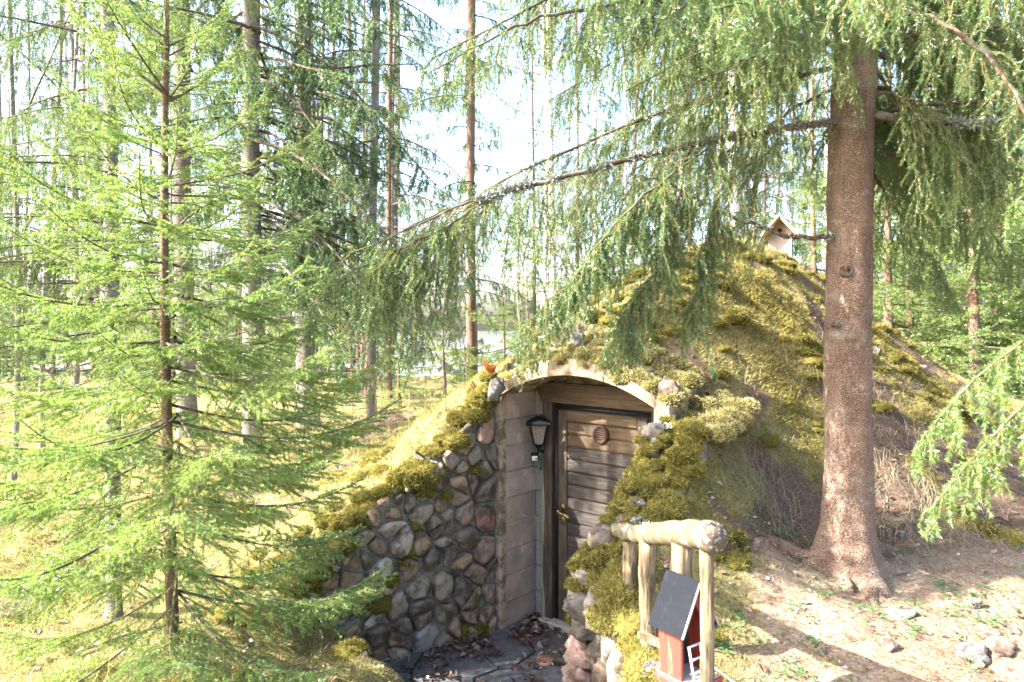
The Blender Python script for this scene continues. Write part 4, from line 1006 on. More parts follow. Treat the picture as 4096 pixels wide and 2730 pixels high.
def whorls(rng, meshes, z0, z1, n, pitch=(0, .2), sc=(.8, 1.2), az=(0, 2 * math.pi), shrink=0.0):
    out = []
    for a in range(n):
        f = (a + rng.random()) / n; zz = z0 + (z1 - z0) * f
        out.append((rng.choice(meshes), zz, rng.uniform(*az), rng.uniform(*pitch), rng.uniform(*sc) * (1 - shrink * f), rng.uniform(-.2, .2)))
    return out

# ------------------------------------------------------------------ the big spruce beside the rail
rg = random.Random(31); bx, by = at(3385, 2250, 3.95).x, 3.95; bz = gz1(bx, by) - .02
big = thing('spruce_tree', 'big reddish-barked spruce with flared roots and long drooping lichened branches', 'tree', (bx, by, bz))
LEAN = (.30, .05); BT = 9.0
link('trunk', trunk_mesh(bx, bz, BT, .128, .10, 'bark', LEAN, .03, 40, .30, ((math.pi * 1.03, 1.5), (math.pi * 1.58, .9), (math.pi * .3, .6), (-.25, .6)), 9, ((4.5, 1.42, .10), (4.9, 1.05, .13), (4.2, .75, .05))), big)
for (ang, ln_, r_) in ((math.pi * 1.04, .52, .062), (math.pi * 1.55, .34, .058), (math.pi * 1.30, .26, .04), (-.3, .36, .05), (math.pi * .25, .4, .05)):
    pth, rd = [], []
    for a in range(10):
        f = a / 9; d_ = .08 + ln_ * f; an_ = ang + .25 * math.sin(f * 3 + ang * 3); x_, y_ = d_ * math.cos(an_), d_ * math.sin(an_); pth.append((x_, y_, gz1(bx + x_, by + y_) - bz + r_ * (1.5 * (1 - f) ** 2 - .35))); rd.append(r_ * (1.15 - .75 * f))
    kb = MB(); kb.tube(pth, rd, 12, lob=lambda i, an: 1 + .1 * math.sin(3 * an + i)); link('root', kb.mesh('root', 'bark', True), big)
for (px, py, kr) in ((3392, 1085, .022), (3440, 1308, .026), (3412, 1535, .013), (3345, 1300, .010)):
    p_ = at(px, py, by - .105 + .02 * abs(px - 3400) / 60) - Vector((bx, by, bz)); kb = MB()
    kb.lathe([(kr * 1.5, .03), (kr * 1.35, -.004), (kr * .95, -.016), (kr * .62, -.010), (kr * .5, .002), (0, .004)], 12, 0, 'y'); link('knot', kb.mesh('knot', 'branch_wood', True), big, p_, (0, .3 * px, .2))
def big_branch(pts, r0, name='branch', **kw):
    P = np.array([tuple(at(p[0], p[1], p[2] * .9) - Vector((bx, by, bz))) for p in pts]); s = np.linspace(0, 1, 22)
    P2 = np.stack([np.interp(s, np.linspace(0, 1, len(P)), P[:, a]) for a in range(3)], -1)
    for _ in range(2): P2[1:-1] = (P2[:-2] + 2 * P2[1:-1] + P2[2:]) / 4
    P2[1:-1] += NR.normal(size=(20, 3)) * .006
    return link(name, hang_branch(np.random.default_rng(int(pts[1][0])), P2, r0, **kw).mesh('branch', ['branch_wood', 'needle', 'twig', 'lichen'], (0, 2)), big)
big_branch([(3400, 480, 4.4), (3000, 530, 4.3), (2600, 620, 4.2), (2200, 720, 4.1), (1950, 790, 4.0), (1700, 880, 3.95), (1480, 985, 3.9)], .022, tl=.95, dens=42, lichen=2600, start=.12, tl_end=.95, bare=.4)
big_branch([(3420, 250, 4.5), (3107, 322, 4.7), (2664, 435, 4.8), (2263, 600, 4.9), (1828, 818, 5.0), (1600, 930, 5.0)], .017, tl=.8, dens=40, lichen=350)
big_branch([(3370, 940, 4.4), (3250, 958, 4.3), (3070, 930, 4.25), (2900, 860, 4.2), (2700, 745, 4.15), (2560, 700, 4.1)], .016, tl=.5, dens=20, lichen=300, start=.35)
big_branch([(3440, 460, 4.4), (3700, 485, 4.2), (3900, 500, 4.0), (4150, 470, 3.8)], .030, tl=.85, dens=26, lichen=900)
big_branch([(3440, 215, 4.5), (3700, 245, 4.6), (3950, 280, 4.7), (4200, 330, 4.8)], .024, tl=.8, dens=26, lichen=200)
big_branch([(3400, -150, 4.4), (2900, -20, 4.2), (2300, 30, 4.0), (2000, 130, 3.9), (1720, 290, 3.8)], .018, tl=.5, dens=26, start=.25)
big_branch([(3400, -250, 4.4), (3200, -150, 3.8), (2900, -100, 3.2), (2600, -80, 2.9), (2350, -40, 2.8)], .012, tl=.50, dens=40, start=.3, nl=.021, nw=.004)
big_branch([(3450, -50, 4.4), (3300, -60, 3.7), (3100, -40, 3.1), (2850, 40, 2.7)], .012, tl=.5, dens=40, start=.2, nl=.021, nw=.004)
big_branch([(3480, 40, 4.4), (3700, 60, 3.7), (3950, 200, 3.0), (4120, 480, 2.6), (4180, 620, 2.5)], .014, tl=.40, dens=26, start=.35)
big_branch([(3480, 330, 4.6), (3650, 420, 5.2), (3800, 560, 5.8), (3950, 700, 6.2)], .016, tl=.7, dens=26)
big_branch([(3430, 600, 4.6), (3560, 800, 5.2), (3700, 1000, 5.8), (3800, 1180, 6.2)], .014, tl=.55, dens=30, start=.3)
big_branch([(3380, 330, 4.6), (3200, 420, 5.3), (2980, 560, 5.9), (2750, 700, 6.3)], .016, tl=.75, dens=24)
big_branch([(3400, 60, 4.6), (3150, 60, 5.2), (2850, 130, 5.8), (2550, 260, 6.2)], .016, tl=.75, dens=24)
for (me_, zz, az, pitch, sc, roll) in whorls(rg, HANG, 3.5, 7.5, 34, (-.1, .15), (.9, 1.5)) + whorls(rg, HANG, 2.5, 4.2, 24, (-.1, .1), (.9, 1.4), (-.6, 1.3)) + whorls(rg, HANG, 3.0, 4.6, 26, (-.1, .1), (.9, 1.4)) + whorls(rg, HANG, 3.1, 4.6, 14, (-.1, .1), (.9, 1.3), (2.3, 3.9)):
    f = zz / BT; link('branch', me_, big, (LEAN[0] * f, LEAN[1] * f, zz), (Matrix.Rotation(az, 4, 'Z') @ Matrix.Rotation(-pitch, 4, 'Y')).to_euler(), (sc, sc, sc))
big_branch([(3460, 350, 4.4), (3650, 400, 4.2), (3850, 480, 4.1), (4050, 600, 4.0)], .012, tl=.95, dens=52)
big_branch([(3470, 560, 4.5), (3600, 640, 4.6), (3750, 760, 4.8), (3900, 900, 5.0)], .010, tl=.6, dens=46)
big_branch([(3420, 100, 4.4), (3200, 150, 4.2), (2950, 250, 4.1), (2700, 380, 4.1)], .012, tl=.8, dens=46)
big_branch([(3440, -60, 4.6), (3700, -40, 5.0), (3950, 60, 5.4), (4200, 160, 5.8)], .012, tl=.95, dens=46)
big_branch([(3400, -100, 4.6), (3000, 0, 5.0), (2600, 60, 5.3), (2250, 180, 5.5)], .012, tl=.95, dens=46)
big_branch([(2900, 545, 4.27), (2600, 760, 3.95), (2400, 960, 3.75), (2270, 1150, 3.65), (2110, 1290, 3.6)], .006, tl=.42, dens=80, nl=.02, nw=.0042, start=.3, tl_end=.8)
big_branch([(2760, 575, 4.25), (2700, 850, 4.05), (2640, 1060, 3.9), (2480, 1270, 3.8)], .006, tl=.42, dens=80, nl=.02, nw=.0042, start=.25, tl_end=.8)
big_branch([(2830, 560, 4.25), (2860, 850, 4.1), (2830, 1080, 4.0), (2740, 1290, 3.9)], .006, tl=.36, dens=70, nl=.02, nw=.0042, start=.3, tl_end=.8)
big_branch([(2000, 775, 4.02), (1800, 900, 3.9), (1600, 1000, 3.8), (1400, 1090, 3.75), (1280, 1180, 3.7)], .007, tl=.65, dens=52, nl=.019, nw=.004, start=.15)
# a second spruce beyond the frame sends these sprays in from the side
sp = thing('spruce_tree', 'spruce standing past the handrail whose bright needle sprays hang over the soil', 'tree', (3.15, 2.0, gz1(3.15, 2.0)))
sz = sp.location.z; link('trunk', trunk_mesh(0, 0, 6, .11, .07, 'bark', (.05, 0), .02, 18, .3, seed=4), sp)
for pts in ([(3.15, 2.0, 1.9), (2.6, 2.3, 1.95), (2.1, 2.45, 1.72), (1.70, 2.5, 1.42), (1.50, 2.52, 1.16)], [(3.15, 2.0, 1.65), (2.55, 2.5, 1.62), (2.15, 2.75, 1.38), (1.86, 2.80, 1.02), (1.72, 2.80, .84)], [(3.15, 2.0, 2.5), (2.7, 2.3, 2.55), (2.2, 2.7, 2.3), (2.02, 2.8, 2.05)]):
    P = np.array(pts) - np.array([3.15, 2.0, sz]); s = np.linspace(0, 1, 14); P2 = np.stack([np.interp(s, np.linspace(0, 1, len(P)), P[:, a]) for a in range(3)], -1)
    P2[1:-1] = (P2[:-2] + 2 * P2[1:-1] + P2[2:]) / 4
    link('branch', hang_branch(g_, P2, .009, tl=.42, dens=44, ds=.0018, nl=.021, nw=.0042, start=.25, spread=1.0).mesh('branch', ['branch_wood', 'needle_young', 'twig'], (0, 2)), sp)

# ------------------------------------------------------------------ young spruce at the other side of the entrance
rg = random.Random(14); yx = at(692, 2600, 3.4).x; yz = gz1(yx, 3.4)
br_ = []
zz = .35
while zz < 3.62:
    f = zz / 3.7; nb = (5 if zz < 1.0 else 7) if zz < 2.4 else 6; L = max(.26, 1.40 * (1 - f) ** .62) * (.82 if zz < .9 else 1)
    for a in range(nb):
        az = 2 * math.pi * (a + rg.uniform(-.25, .25)) / nb + zz * 2.3
        me_ = YOUNG[1] if L > 1.0 else YOUNG[0] if L > .65 else YOUNG[2] if L > .42 else YOUNG[3]
        base = {0: 1.0, 1: 1.3, 2: .7, 3: .45}[YOUNG.index(me_)]
        br_.append((me_, zz + rg.uniform(-.05, .05), az, -.16 + 1.0 * f ** 1.7 + rg.uniform(-.1, .1), L / base * rg.uniform(.75, 1.08), rg.uniform(-.35, .35)))
    zz += .18 if zz < 2.2 else .25
tree('young_spruce', 'sunlit young spruce with thin stem and fresh green tiers before the stone wall', 'tree', 692, 3.4, .031, 3.9, 'bark_young', None, (-.03, 0), None, br_, 3, .012, .4, .3)

# ------------------------------------------------------------------ trees of the wood behind
rg = random.Random(5)
tree('spruce_tree', 'slender dark spruce with lichened stem and hanging curtains behind the young spruce', 'tree', 455, 4.25, .044, 6.5, 'bark_grey', None, (-.20, .1), None,
     whorls(rg, HANG, 3.0, 5.6, 34, (-.05, .12), (.5, .85)) + whorls(rg, HANG, 1.7, 3.0, 14, (-.05, .12), (.45, .75), (2.3, 4.4)) + whorls(rg, BARE, .7, 2.4, 10, (-.2, .1), (.5, .9)), 6, .02)
tree('spruce_tree', 'stout grey-brown trunk rising behind the young spruce top', 'tree', 752, 9.2, .125, 9, 'bark_grey', None, (-.1, 0), None, whorls(rg, BARE, 1.2, 5, 16, (-.2, .1)) + whorls(rg, FAR, 2.6, 8, 26, (-.1, .1)), 7)
tree('spruce_tree', 'spruce with heavy dark green boughs sweeping down towards the reddish thin stem', 'tree', 1010, 8.3, .115, 9, 'bark_grey', None, (.05, 0), None,
     whorls(rg, FAR, 2.6, 8, 44, (-.15, .1), (.9, 1.4)) + whorls(rg, FAR, 2.2, 5.6, 26, (-.35, -.1), (1.0, 1.5), (-.7, .5)) + whorls(rg, BARE, 1, 3.5, 12, (-.3, .1)), 8)
tree('spruce_tree', 'thick pale grey trunk with a wide foot standing in the mossy clearing', 'tree', 1230, 9.9, .135, 10, 'bark_grey', None, (-.12, 0), None, whorls(rg, BARE, 1.5, 5, 18, (-.3, .1)) + whorls(rg, FAR, 3.0, 9, 30, (-.2, .1)), 9, .02, .55)
tree('spruce_tree', 'straight thin grey trunk beside the thick pale one', 'tree', 1488, 10.2, .068, 10, 'bark_grey', None, (.06, 0), None, whorls(rg, FAR, 3.6, 9, 18, (-.2, .1), (.6, 1)) + whorls(rg, BARE, 1.5, 4, 12, (-.3, .1)), 10)
tree('spruce_tree', 'very thin reddish stem against the bright sky', 'tree', 1557, 12.5, .055, 12, 'bark_red', None, (.05, 0), None, whorls(rg, BARE, 2, 6, 22, (-.3, .1), (.6, 1)) + whorls(rg, FAR, 5, 10, 16, (-.2, .1), (.6, 1)), 11)
tree('spruce_tree', 'open-crowned spruce with short tiered branches against the white sky', 'tree', 1887, 13.5, .095, 13, 'bark_red', None, (0, 0), None, whorls(rg, FAR, 1.6, 11, 60, (-.05, .15), (.6, 1.05), shrink=.3), 12)
for kk, (px, D, r0, mat, lab) in enumerate([(2163, 15.5, .06, 'birch_bark', 'slim white birch stem paired with a thicker birch beyond the mound'), (2205, 14.5, .085, 'birch_bark', 'thicker white birch trunk beyond the mound, one of a pair'),
        (2925, 13, .11, 'birch_bark', 'wavering white birch trunk seen through the spruce curtain'), (3682, 15, .06, 'birch_bark', 'lone slim birch stem behind the lichened boughs')]):
    tree('birch_tree', lab, 'tree', px, D, r0, 12, mat, None, (.25 * math.sin(kk * 2.4), 0), None, whorls(rg, BARE, 3, 10, 18, (.2, .7), (.8, 1.4)), 20 + kk, .08)
for kk, (px, D, r0, lab) in enumerate([(170, 8.0, .035, 'forked bare sapling trunk with thin ascending twigs'), (45, 5.6, .024, 'pale thin pole-like stem rising from the lit moss'), (300, 10.5, .045, 'tall bare stem between the dark spruce and the pole sapling')]):
    tree('deciduous_tree', lab, 'tree', px, D, r0, 7, 'bark_grey', None, (.15, 0), None, whorls(rg, BARE, 1.5, 6.5, 20, (.3, .9), (.6, 1.1)), 30 + kk, .05, .2, .4)
for kk, (px, D, h, sc, lab) in enumerate([(3560, 9.5, 5.5, 1.25, 'bright dense spruce directly behind the big trunk'), (3900, 8.6, 5.0, 1.2, 'bright yellow-green spruce behind the hanging boughs'), (4250, 9.6, 6, 1.4, 'broad light green spruce at the clearing edge'), (3250, 11.5, 5.5, 1.2, 'light green spruce behind the vent box'), (3750, 12.5, 8, 1.6, 'tall light green spruce farther back in the thicket'), (3640, 10.6, 4.6, 1.3, 'bushy light spruce between the big trunk and the slim birch'), (3990, 10.2, 5.4, 1.35, 'bushy light spruce filling the thicket gap below the lichened bough'), (4180, 8.7, 4.4, 1.2, 'low light spruce at the thicket edge near the lit moss'), (2700, 13.0, 6, 1.2, 'green spruce behind the mound crest')]):
    b_ = []
    for a in range(64):
        f = a / 64; b_.append((rg.choice(THICK), .15 + h * f, rg.uniform(0, 6.28), rg.uniform(-.15, .15) + .4 * f, sc * (1.1 - .85 * f) * rg.uniform(.8, 1.15), rg.uniform(-.3, .3)))
    tree('young_spruce', lab, 'tree', px, D, .07, h + .4, 'bark_red', 'light green spruces behind the mound', (0, 0), None, b_, 40 + kk, .02, .3, .15)
for kk, (px, D, h, lab) in enumerate([(1600, 11.5, 1.6, 'small spruce seedling in the clearing beside the thin grey trunk'), (1780, 13, 1.9, 'low bushy spruce behind the tan saplings'), (1120, 12.5, 1.4, 'low spruce seedling behind the thick pale trunk'), (900, 13.5, 2.6, 'half-grown spruce beyond the clearing'), (2010, 12.0, 2.2, 'small dark spruce behind the mound shoulder')]):
    b_ = [(rg.choice(THICK), .1 + h * a / 30, rg.uniform(0, 6.28), rg.uniform(-.1, .3), .6 * (1.1 - .9 * a / 30) * rg.uniform(.8, 1.2), 0) for a in range(30)]
    tree('young_spruce', lab, 'tree', px, D, .03, h + .2, 'bark_red', 'seedling spruces in the clearing', (0, 0), None, b_, 50 + kk, .02, .3, .15)
for kk in range(58):
    D = rg.uniform(12.5, 22); px = rg.uniform(-250, 1560) if kk < 34 else rg.uniform(1850, 2400) if kk < 42 else rg.uniform(2350, 4300); h = rg.uniform(1.8, 4.2) if kk % 3 else rg.uniform(5, 9); dk = kk % 2
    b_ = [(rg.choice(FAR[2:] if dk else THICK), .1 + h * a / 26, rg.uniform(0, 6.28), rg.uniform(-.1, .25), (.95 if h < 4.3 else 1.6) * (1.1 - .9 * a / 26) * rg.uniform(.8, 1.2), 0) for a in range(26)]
    tree('young_spruce', ('%s %s spruce of the understorey before the lake' % ('very tall' if h > 7 else 'tall' if h > 5.2 else 'middling' if h > 3.6 else 'low' if h > 2.6 else 'knee-high', 'dark green drooping' if dk else 'light green fan-branched')), 'tree', px, D, .04, h + .2, 'bark_red', 'understorey spruces before the lake', (0, 0), None, b_, 300 + kk, .02, .3, .15)
# far trunks, told apart against the sky
far_n = 0
for kk in range(60):
    D = rg.uniform(15, 26) if kk < 38 else rg.uniform(24, 42); px = rg.uniform(-200, 4300)
    if 1580 < px < 1850 or 1900 < px < 2100: continue
    hgt = 9 + D * .25; nb = rg.choice([12, 34, 44, 52]); mt, word = rg.choice([('bark_grey', 'grey'), ('bark_red', 'reddish'), ('bark_grey', 'grey'), ('birch_bark', 'white')])
    lw = rg.choice([1.0, 1.8, 3]); bare_ = nb < 20
    b_ = whorls(rg, BARE if bare_ else FAR, lw, hgt - 1, nb, (-.2, .1), (.9, 1.5), shrink=.4)
    tree('birch_tree' if mt == 'birch_bark' else 'spruce_tree', 'far %s-stemmed tree by the lake, %s' % (word, 'almost bare of twigs' if bare_ else 'with needles hanging nearly to the ground' if lw < 1.5 else 'with a feathery crown' if lw < 2 else 'with a clear lower stem'), 'tree', px, D, rg.uniform(.05, .12), hgt, mt, 'far trees by the lake', (rg.uniform(-.3, .3), 0), None, b_, 100 + kk, .05, .3, .5, 10)

# bare saplings around the clearing and on the mound
sap = []
for v in range(4):
    tb = TB(); h = 1.0
    main = np.cumsum(np.vstack([[0, 0, 0], norm(np.array([0, 0, 1.0]) + g_.normal(size=(9, 3)) * .09) * h / 9]), axis=0); tb.tube(main, .006, .002, 5)
    for s in g_.uniform(.3, 1, 7):
        X, T, _ = poly_at(main, [s]); d = norm(T[0] + g_.normal(size=3) * .55); l = g_.uniform(.12, .4); q = np.array([X[0], X[0] + d * l * .5, X[0] + norm(d + np.array([0, 0, .4])) * l]); tb.tube(q, .003, .0012, 4)
        for _ in range(2):
            d2 = norm(d + g_.normal(size=3) * .6); tb.tube(np.array([q[1], q[1] + d2 * .06, q[1] + d2 * .12]), .0014, .0008, 3); tb.tube(np.array([q[2], q[2] + d2 * .008]), .003, .003, 4)
    sap.append(tb)
SAP = {m: [t.mesh('sapling', [m], (0,)) for t in sap] for m in ('twig_bare', 'twig_dark')}
slist = [(1255, 1740, 8.0, 1.1, 0), (1300, 1720, 8.6, .8, 0), (1415, 1660, 9, 1.5, 0), (1455, 1665, 9.2, 1.2, 0), (1505, 1650, 9.4, 1.3, 0), (1590, 1640, 9.0, .9, 1), (1640, 1600, 8.2, 1.2, 0), (1690, 1560, 7.6, 1.3, 0), (1740, 1560, 7.4, 1.0, 0), (1860, 1600, 6.0, 1.1, 1), (1785, 1720, 5.5, .7, 1), (1330, 1690, 9.5, .7, 0), (1160, 1760, 8, .6, 0),
         (2080, 1340, 7.0, 1.2, 0), (2180, 1270, 7.2, 1.3, 0), (2270, 1220, 7.4, 1.0, 0), (2400, 1160, 7.5, .9, 0), (2480, 1120, 7.5, 1.0, 0), (2720, 1060, 7.8, .9, 0), (3015, 1030, 7.9, .9, 0), (1430, 2090, 4.75, .6, 1), (1560, 1980, 5.0, .5, 1), (200, 1700, 8, .9, 0), (520, 1650, 8.5, .9, 0)]
for kk, (px, py, D, h, dk) in enumerate(slist):
    x = (px - 2048) / FPX * D; dark_ = ('twig_bare', 'twig_dark')[dk]
    o = link('sapling', SAP[dark_][kk % 4], None, (x, D, gz1(x, D) - .02), (0, 0, kk * 1.7), (h * .9, h * .9, h))
    tag(o, ('leafless tan sapling standing on the mound ridge' if px > 2050 else 'leafless tan sapling between the grey trunks of the clearing' if 1200 < px < 1560 else 'leafless tan sapling at the foot of the lit bank' if px > 1560 else 'leafless tan sapling in the open moss behind the slender dark spruce') if not dk else ('thin dark leafless twig rising from the wall top moss' if py > 1900 else 'thin dark leafless twig growing on the lit bank'), 'sapling', 'tan saplings around the clearing' if not dk else 'dark twigs on the bank')

# ------------------------------------------------------------------ leafy plants over the arch
def leaf_mesh(mat, seed):
    rng = random.Random(seed); mb = MB(); nu, nv = 9, 5; cup, bend = rng.uniform(.1, .35), rng.uniform(-.5, .6)
    for a in range(nu):
        t = a / (nu - 1); wdt = .36 * math.sin(math.pi * min(1, t * .93 + .06)) ** .7 + .02
        for b in range(nv):
            s = -1 + 2 * b / (nv - 1); mb.v.append((s * wdt + .02 * rng.uniform(-1, 1), t, cup * s * s * wdt + bend * t * t * .5 + .015 * rng.uniform(-1, 1)))
    for a in range(nu - 1):
        for b in range(nv - 1): mb.quad((a * nv + b, a * nv + b + 1, (a + 1) * nv + b + 1, (a + 1) * nv + b))
    return mb.mesh('leaf', mat, True)
LEAF = {}
for (px, py, D, mats, sc, lab) in [(1962, 1475, 5.15, ['leaf_red', 'leaf_red', 'leaf_red', 'leaf_purple', 'leaf_orange'], .10, 'broad-leaved plant with rust red leaves by the grey boulder'),
        (2150, 1345, 5.15, ['leaf_orange', 'leaf_orange', 'leaf_purple', 'leaf_green'], .09, 'broad-leaved plant with yellow-orange leaves over the arch'),
        (2290, 1315, 5.1, ['leaf_purple', 'leaf_purple', 'leaf_green', 'leaf_red'], .115, 'broad-leaved plant with a large purple leaf above the upright stone'),
        (2555, 1205, 5.4, ['leaf_red', 'leaf_orange', 'leaf_green', 'leaf_green'], .10, 'broad-leaved plant with one round orange leaf high on the mound'),
        (2645, 1450, 4.7, ['leaf_dark', 'leaf_green', 'leaf_green', 'leaf_dark'], .085, 'broad-leaved plant with dark and grey-green leaves above the pale boulder'),
        (2855, 1500, 4.7, ['leaf_green', 'leaf_green', 'leaf_red'], .085, 'broad-leaved plant with fresh green leaves on the needle-strewn slope'),
        (1895, 1540, 5.2, ['leaf_orange', 'leaf_orange', 'leaf_purple'], .07, 'small yellow-leaved plant on the wall top moss'), (2500, 1330, 5.0, ['leaf_dark', 'leaf_purple', 'leaf_green'], .08, 'broad-leaved plant with dark leaves under the hanging needles')]:
    p = at(px, py, D); g0 = max(gz1(p.x, p.y), p.z - .10) if D > 5.3 else p.z - .04
    o = thing('leafy_plant', lab, 'plant', (p.x, p.y, g0), 0, 'broad-leaved plants over the arch')
    for a, m_ in enumerate(mats):
        if (m_, a) not in LEAF: LEAF[(m_, a)] = leaf_mesh(m_, a * 7 + len(m_))
        link('leaf', LEAF[(m_, a)], o, (rg.uniform(-.02, .02), rg.uniform(-.02, .02), .005), (rg.uniform(.3, 1.35), rg.uniform(-.3, .3), 2 * math.pi * a / len(mats) + rg.uniform(-.5, .5) + 2.2), (sc, sc * rg.uniform(.9, 1.3), sc))

# ------------------------------------------------------------------ ground cover (uncountable)
def slope_ok(x, y, lim=1.6):
    e = .03; gx_ = (gz(x + e, y, False) - gz(x - e, y, False)) / (2 * e); gy_ = (gz(x, y + e, False) - gz(x, y - e, False)) / (2 * e)
    return np.hypot(gx_, gy_) < lim, gx_, gy_
def in_view(x, y, z=0.0, mrg=.3):
    px = .5 + x / y * (24 / 36); py = (EYE - z) / y; return (px > -mrg) & (px < 1 + mrg) & (py < .56)
def scatter(n, x0, x1, y0, y1, rng, near=True):
    if near:       # density falls with distance
        y = 1 / rng.uniform(1 / y1, 1 / y0, n); y = np.where(rng.random(n) < .6, y, rng.uniform(y0, y1, n))
    else: y = rng.uniform(y0, y1, n)
    h = 1.0 * y + .3; x = rng.uniform(np.maximum(x0, -h), np.minimum(x1, h)); return x, y
r3 = np.random.default_rng(8)
tb = TB(); x, y = scatter(820000, -8, 7, 2.5, 11, r3); x = np.concatenate([x, r3.uniform(.9, 4.6, 330000)]); y = np.concatenate([y, r3.uniform(3.7, 6.9, 330000)]); z = gz(x, y); m_, s_ = cover(x, y); ok, gx_, gy_ = slope_ok(x, y)
cl = fbm(x, y, 9, 3, 61); keep = ok & (m_ * (.35 + cl) > r3.uniform(.15, .9, len(x))) & in_view(x, y, z)
x, y, z, gx_, gy_, cl = [a[keep] for a in (x, y, z, gx_, gy_, cl)]; N = len(x)
nn = norm(np.stack([-gx_, -gy_, np.ones(N)], -1)); D = norm(nn + r3.normal(size=(N, 3)) * .55)
dist = np.sqrt(x * x + y * y); ln = r3.uniform(.012, .03, N) * (.6 + cl) * np.clip(dist / 5, .8, 1.8); wd = np.clip(dist * .0011, .004, .012)
kind = (fbm(x, y, 1.3, 3, 71) + r3.normal(0, .12, N)); dry = kind + .10 * sstep((.6 - x) / 1.5) > .50
P = np.stack([x, y, z - .004], -1)
tb.blades(P[~dry], D[~dry], ln[~dry], wd[~dry], r3, 0); tb.blades(P[dry], D[dry], ln[dry], wd[dry], r3, 1)
tag(link('moss', tb.mesh('moss', ['moss_blade', 'moss_dry'])), 'yellow-green moss carpeting the mound and clearing', 'moss', kind='stuff')
tb = TB(); x, y = scatter(150000, -6, 7, 2.3, 8, r3); z = gz(x, y); m_, s_ = cover(x, y); ok, _, _ = slope_ok(x, y, 2.0)
keep = ok & (m_ < r3.uniform(0, 1, len(x))) & in_view(x, y, z) & (x > -1.0) & (r3.uniform(0, 1, len(x)) > .6 * s_); x, y, z = x[keep], y[keep], z[keep]; N = len(x)
a = r3.uniform(0, 6.28, N); D = norm(np.stack([np.cos(a), np.sin(a), r3.normal(.1, .25, N)], -1))
tb.blades(np.stack([x, y, z + .004], -1), D, r3.uniform(.015, .06, N), .0035, r3, 0)
tag(link('needle_litter', tb.mesh('needle_litter', ['fallen_needle'])), 'brown fallen needles and twig scraps strewn on the soil', 'needle litter', kind='stuff')
# moss cushions
tb = TB(); pads = []; rr = random.Random(64)
while len(pads) < 380:
    x = rr.uniform(-1.9, 4.4); y = rr.uniform(3.1, 7.4); u_, w_ = to_local(x, y)
    if (left_line(w_) - .05 < u_ < 1.5 and -1.7 < w_ < .12) or math.hypot(x - bx, y - by) < .36 or x / y > .85 or x / y < -.8: continue
    m1, s1 = cover(np.array([x]), np.array([y]))
    if m1[0] < .35 or s1[0] > .3 or float(fbm(np.array([x]), np.array([y]), 3.1, 2, 91)[0]) < .48: continue
    r_ = rr.uniform(.04, .11); pads.append(((x, y, gz1(x, y) - r_ * .12), (r_ * rr.uniform(.8, 1.3), r_ * rr.uniform(.8, 1.3), r_ * rr.uniform(.35, .6))))
moss_cap(tb, pads, r3, 11000, 1, .024)
tag(link('moss_cushions', tb.mesh('moss_cushions', ['moss_green', 'moss_blade'], (0,))), 'thicker moss cushions swelling out of the mound slope', 'moss', kind='stuff')
# dead leaves
def leaf_soup(n, x, y, z, rng, size, mat):
    tb = TB(); a = rng.uniform(0, 6.28, n); t = np.stack([np.cos(a), np.sin(a), rng.normal(.1, .3, n)], -1); t = norm(t)
    s = norm(np.cross(t, np.stack([rng.normal(0, .35, n), rng.normal(0, .35, n), np.ones(n)], -1))); u_ = norm(np.cross(s, t)); L = rng.uniform(*size, n)[:, None]; P = np.stack([x, y, z + .008], -1); c = rng.uniform(-.1, .35, n)[:, None]
    V = np.stack([P - t * L * .5, P + s * L * .34 + u_ * L * c, P - t * L * .05, P - s * L * .34 + u_ * L * c, P + t * L * .55 + u_ * L * .12, P + t * L * .28 + s * L * .26 + u_ * L * c * .8, P + t * L * .28 - s * L * .26 + u_ * L * c * .8], 1).reshape(-1, 3)
    T = (np.array([[0, 1, 2], [0, 2, 3], [2, 1, 5], [2, 5, 4], [2, 4, 6], [2, 6, 3]])[None] + (np.arange(n) * 7)[:, None, None]).reshape(-1, 3); tb.add(V, T); return tb.mesh('dead_leaves', [mat])
x, y = scatter(2200, -5, 6, 2.5, 9, r3); x = np.concatenate([x, r3.uniform(.9, 3.6, 420)]); y = np.concatenate([y, r3.uniform(3.2, 6.0, 420)]); z = gz(x, y); ok, _, _ = slope_ok(x, y); ok = ok & (r3.uniform(0, 1, len(x)) > .85 * cover(x, y)[1]); x, y, z = x[ok], y[ok], z[ok]
tag(link('leaf_litter', leaf_soup(len(x), x, y, z, r3, (.02, .055), 'leaf_litter')), 'pale dead leaves scattered over moss and soil', 'leaf litter', kind='stuff')
NL = 1500; u_ = r3.uniform(-.55, 1.05, NL); w_ = -np.abs(r3.normal(.45, .5, NL)) - .03; u_ = np.where(r3.random(NL) < .3, r3.uniform(-.4, .0, NL), u_); x, y = to_world(u_, w_); z = np.maximum(gz(x, y), FLOOR + .012 + r3.uniform(0, .02, NL))
ok = (u_ > left_line(w_) + .05) & (w_ > -2.2) & (fbm(u_, w_, 3.2, 3, 5) > .43)
tag(link('leaf_litter', leaf_soup(int(ok.sum()), x[ok], y[ok], z[ok], r3, (.018, .06), 'leaf_litter_dark')), 'dark reddish dead leaves drifted on the slate before the door', 'leaf litter', kind='stuff')
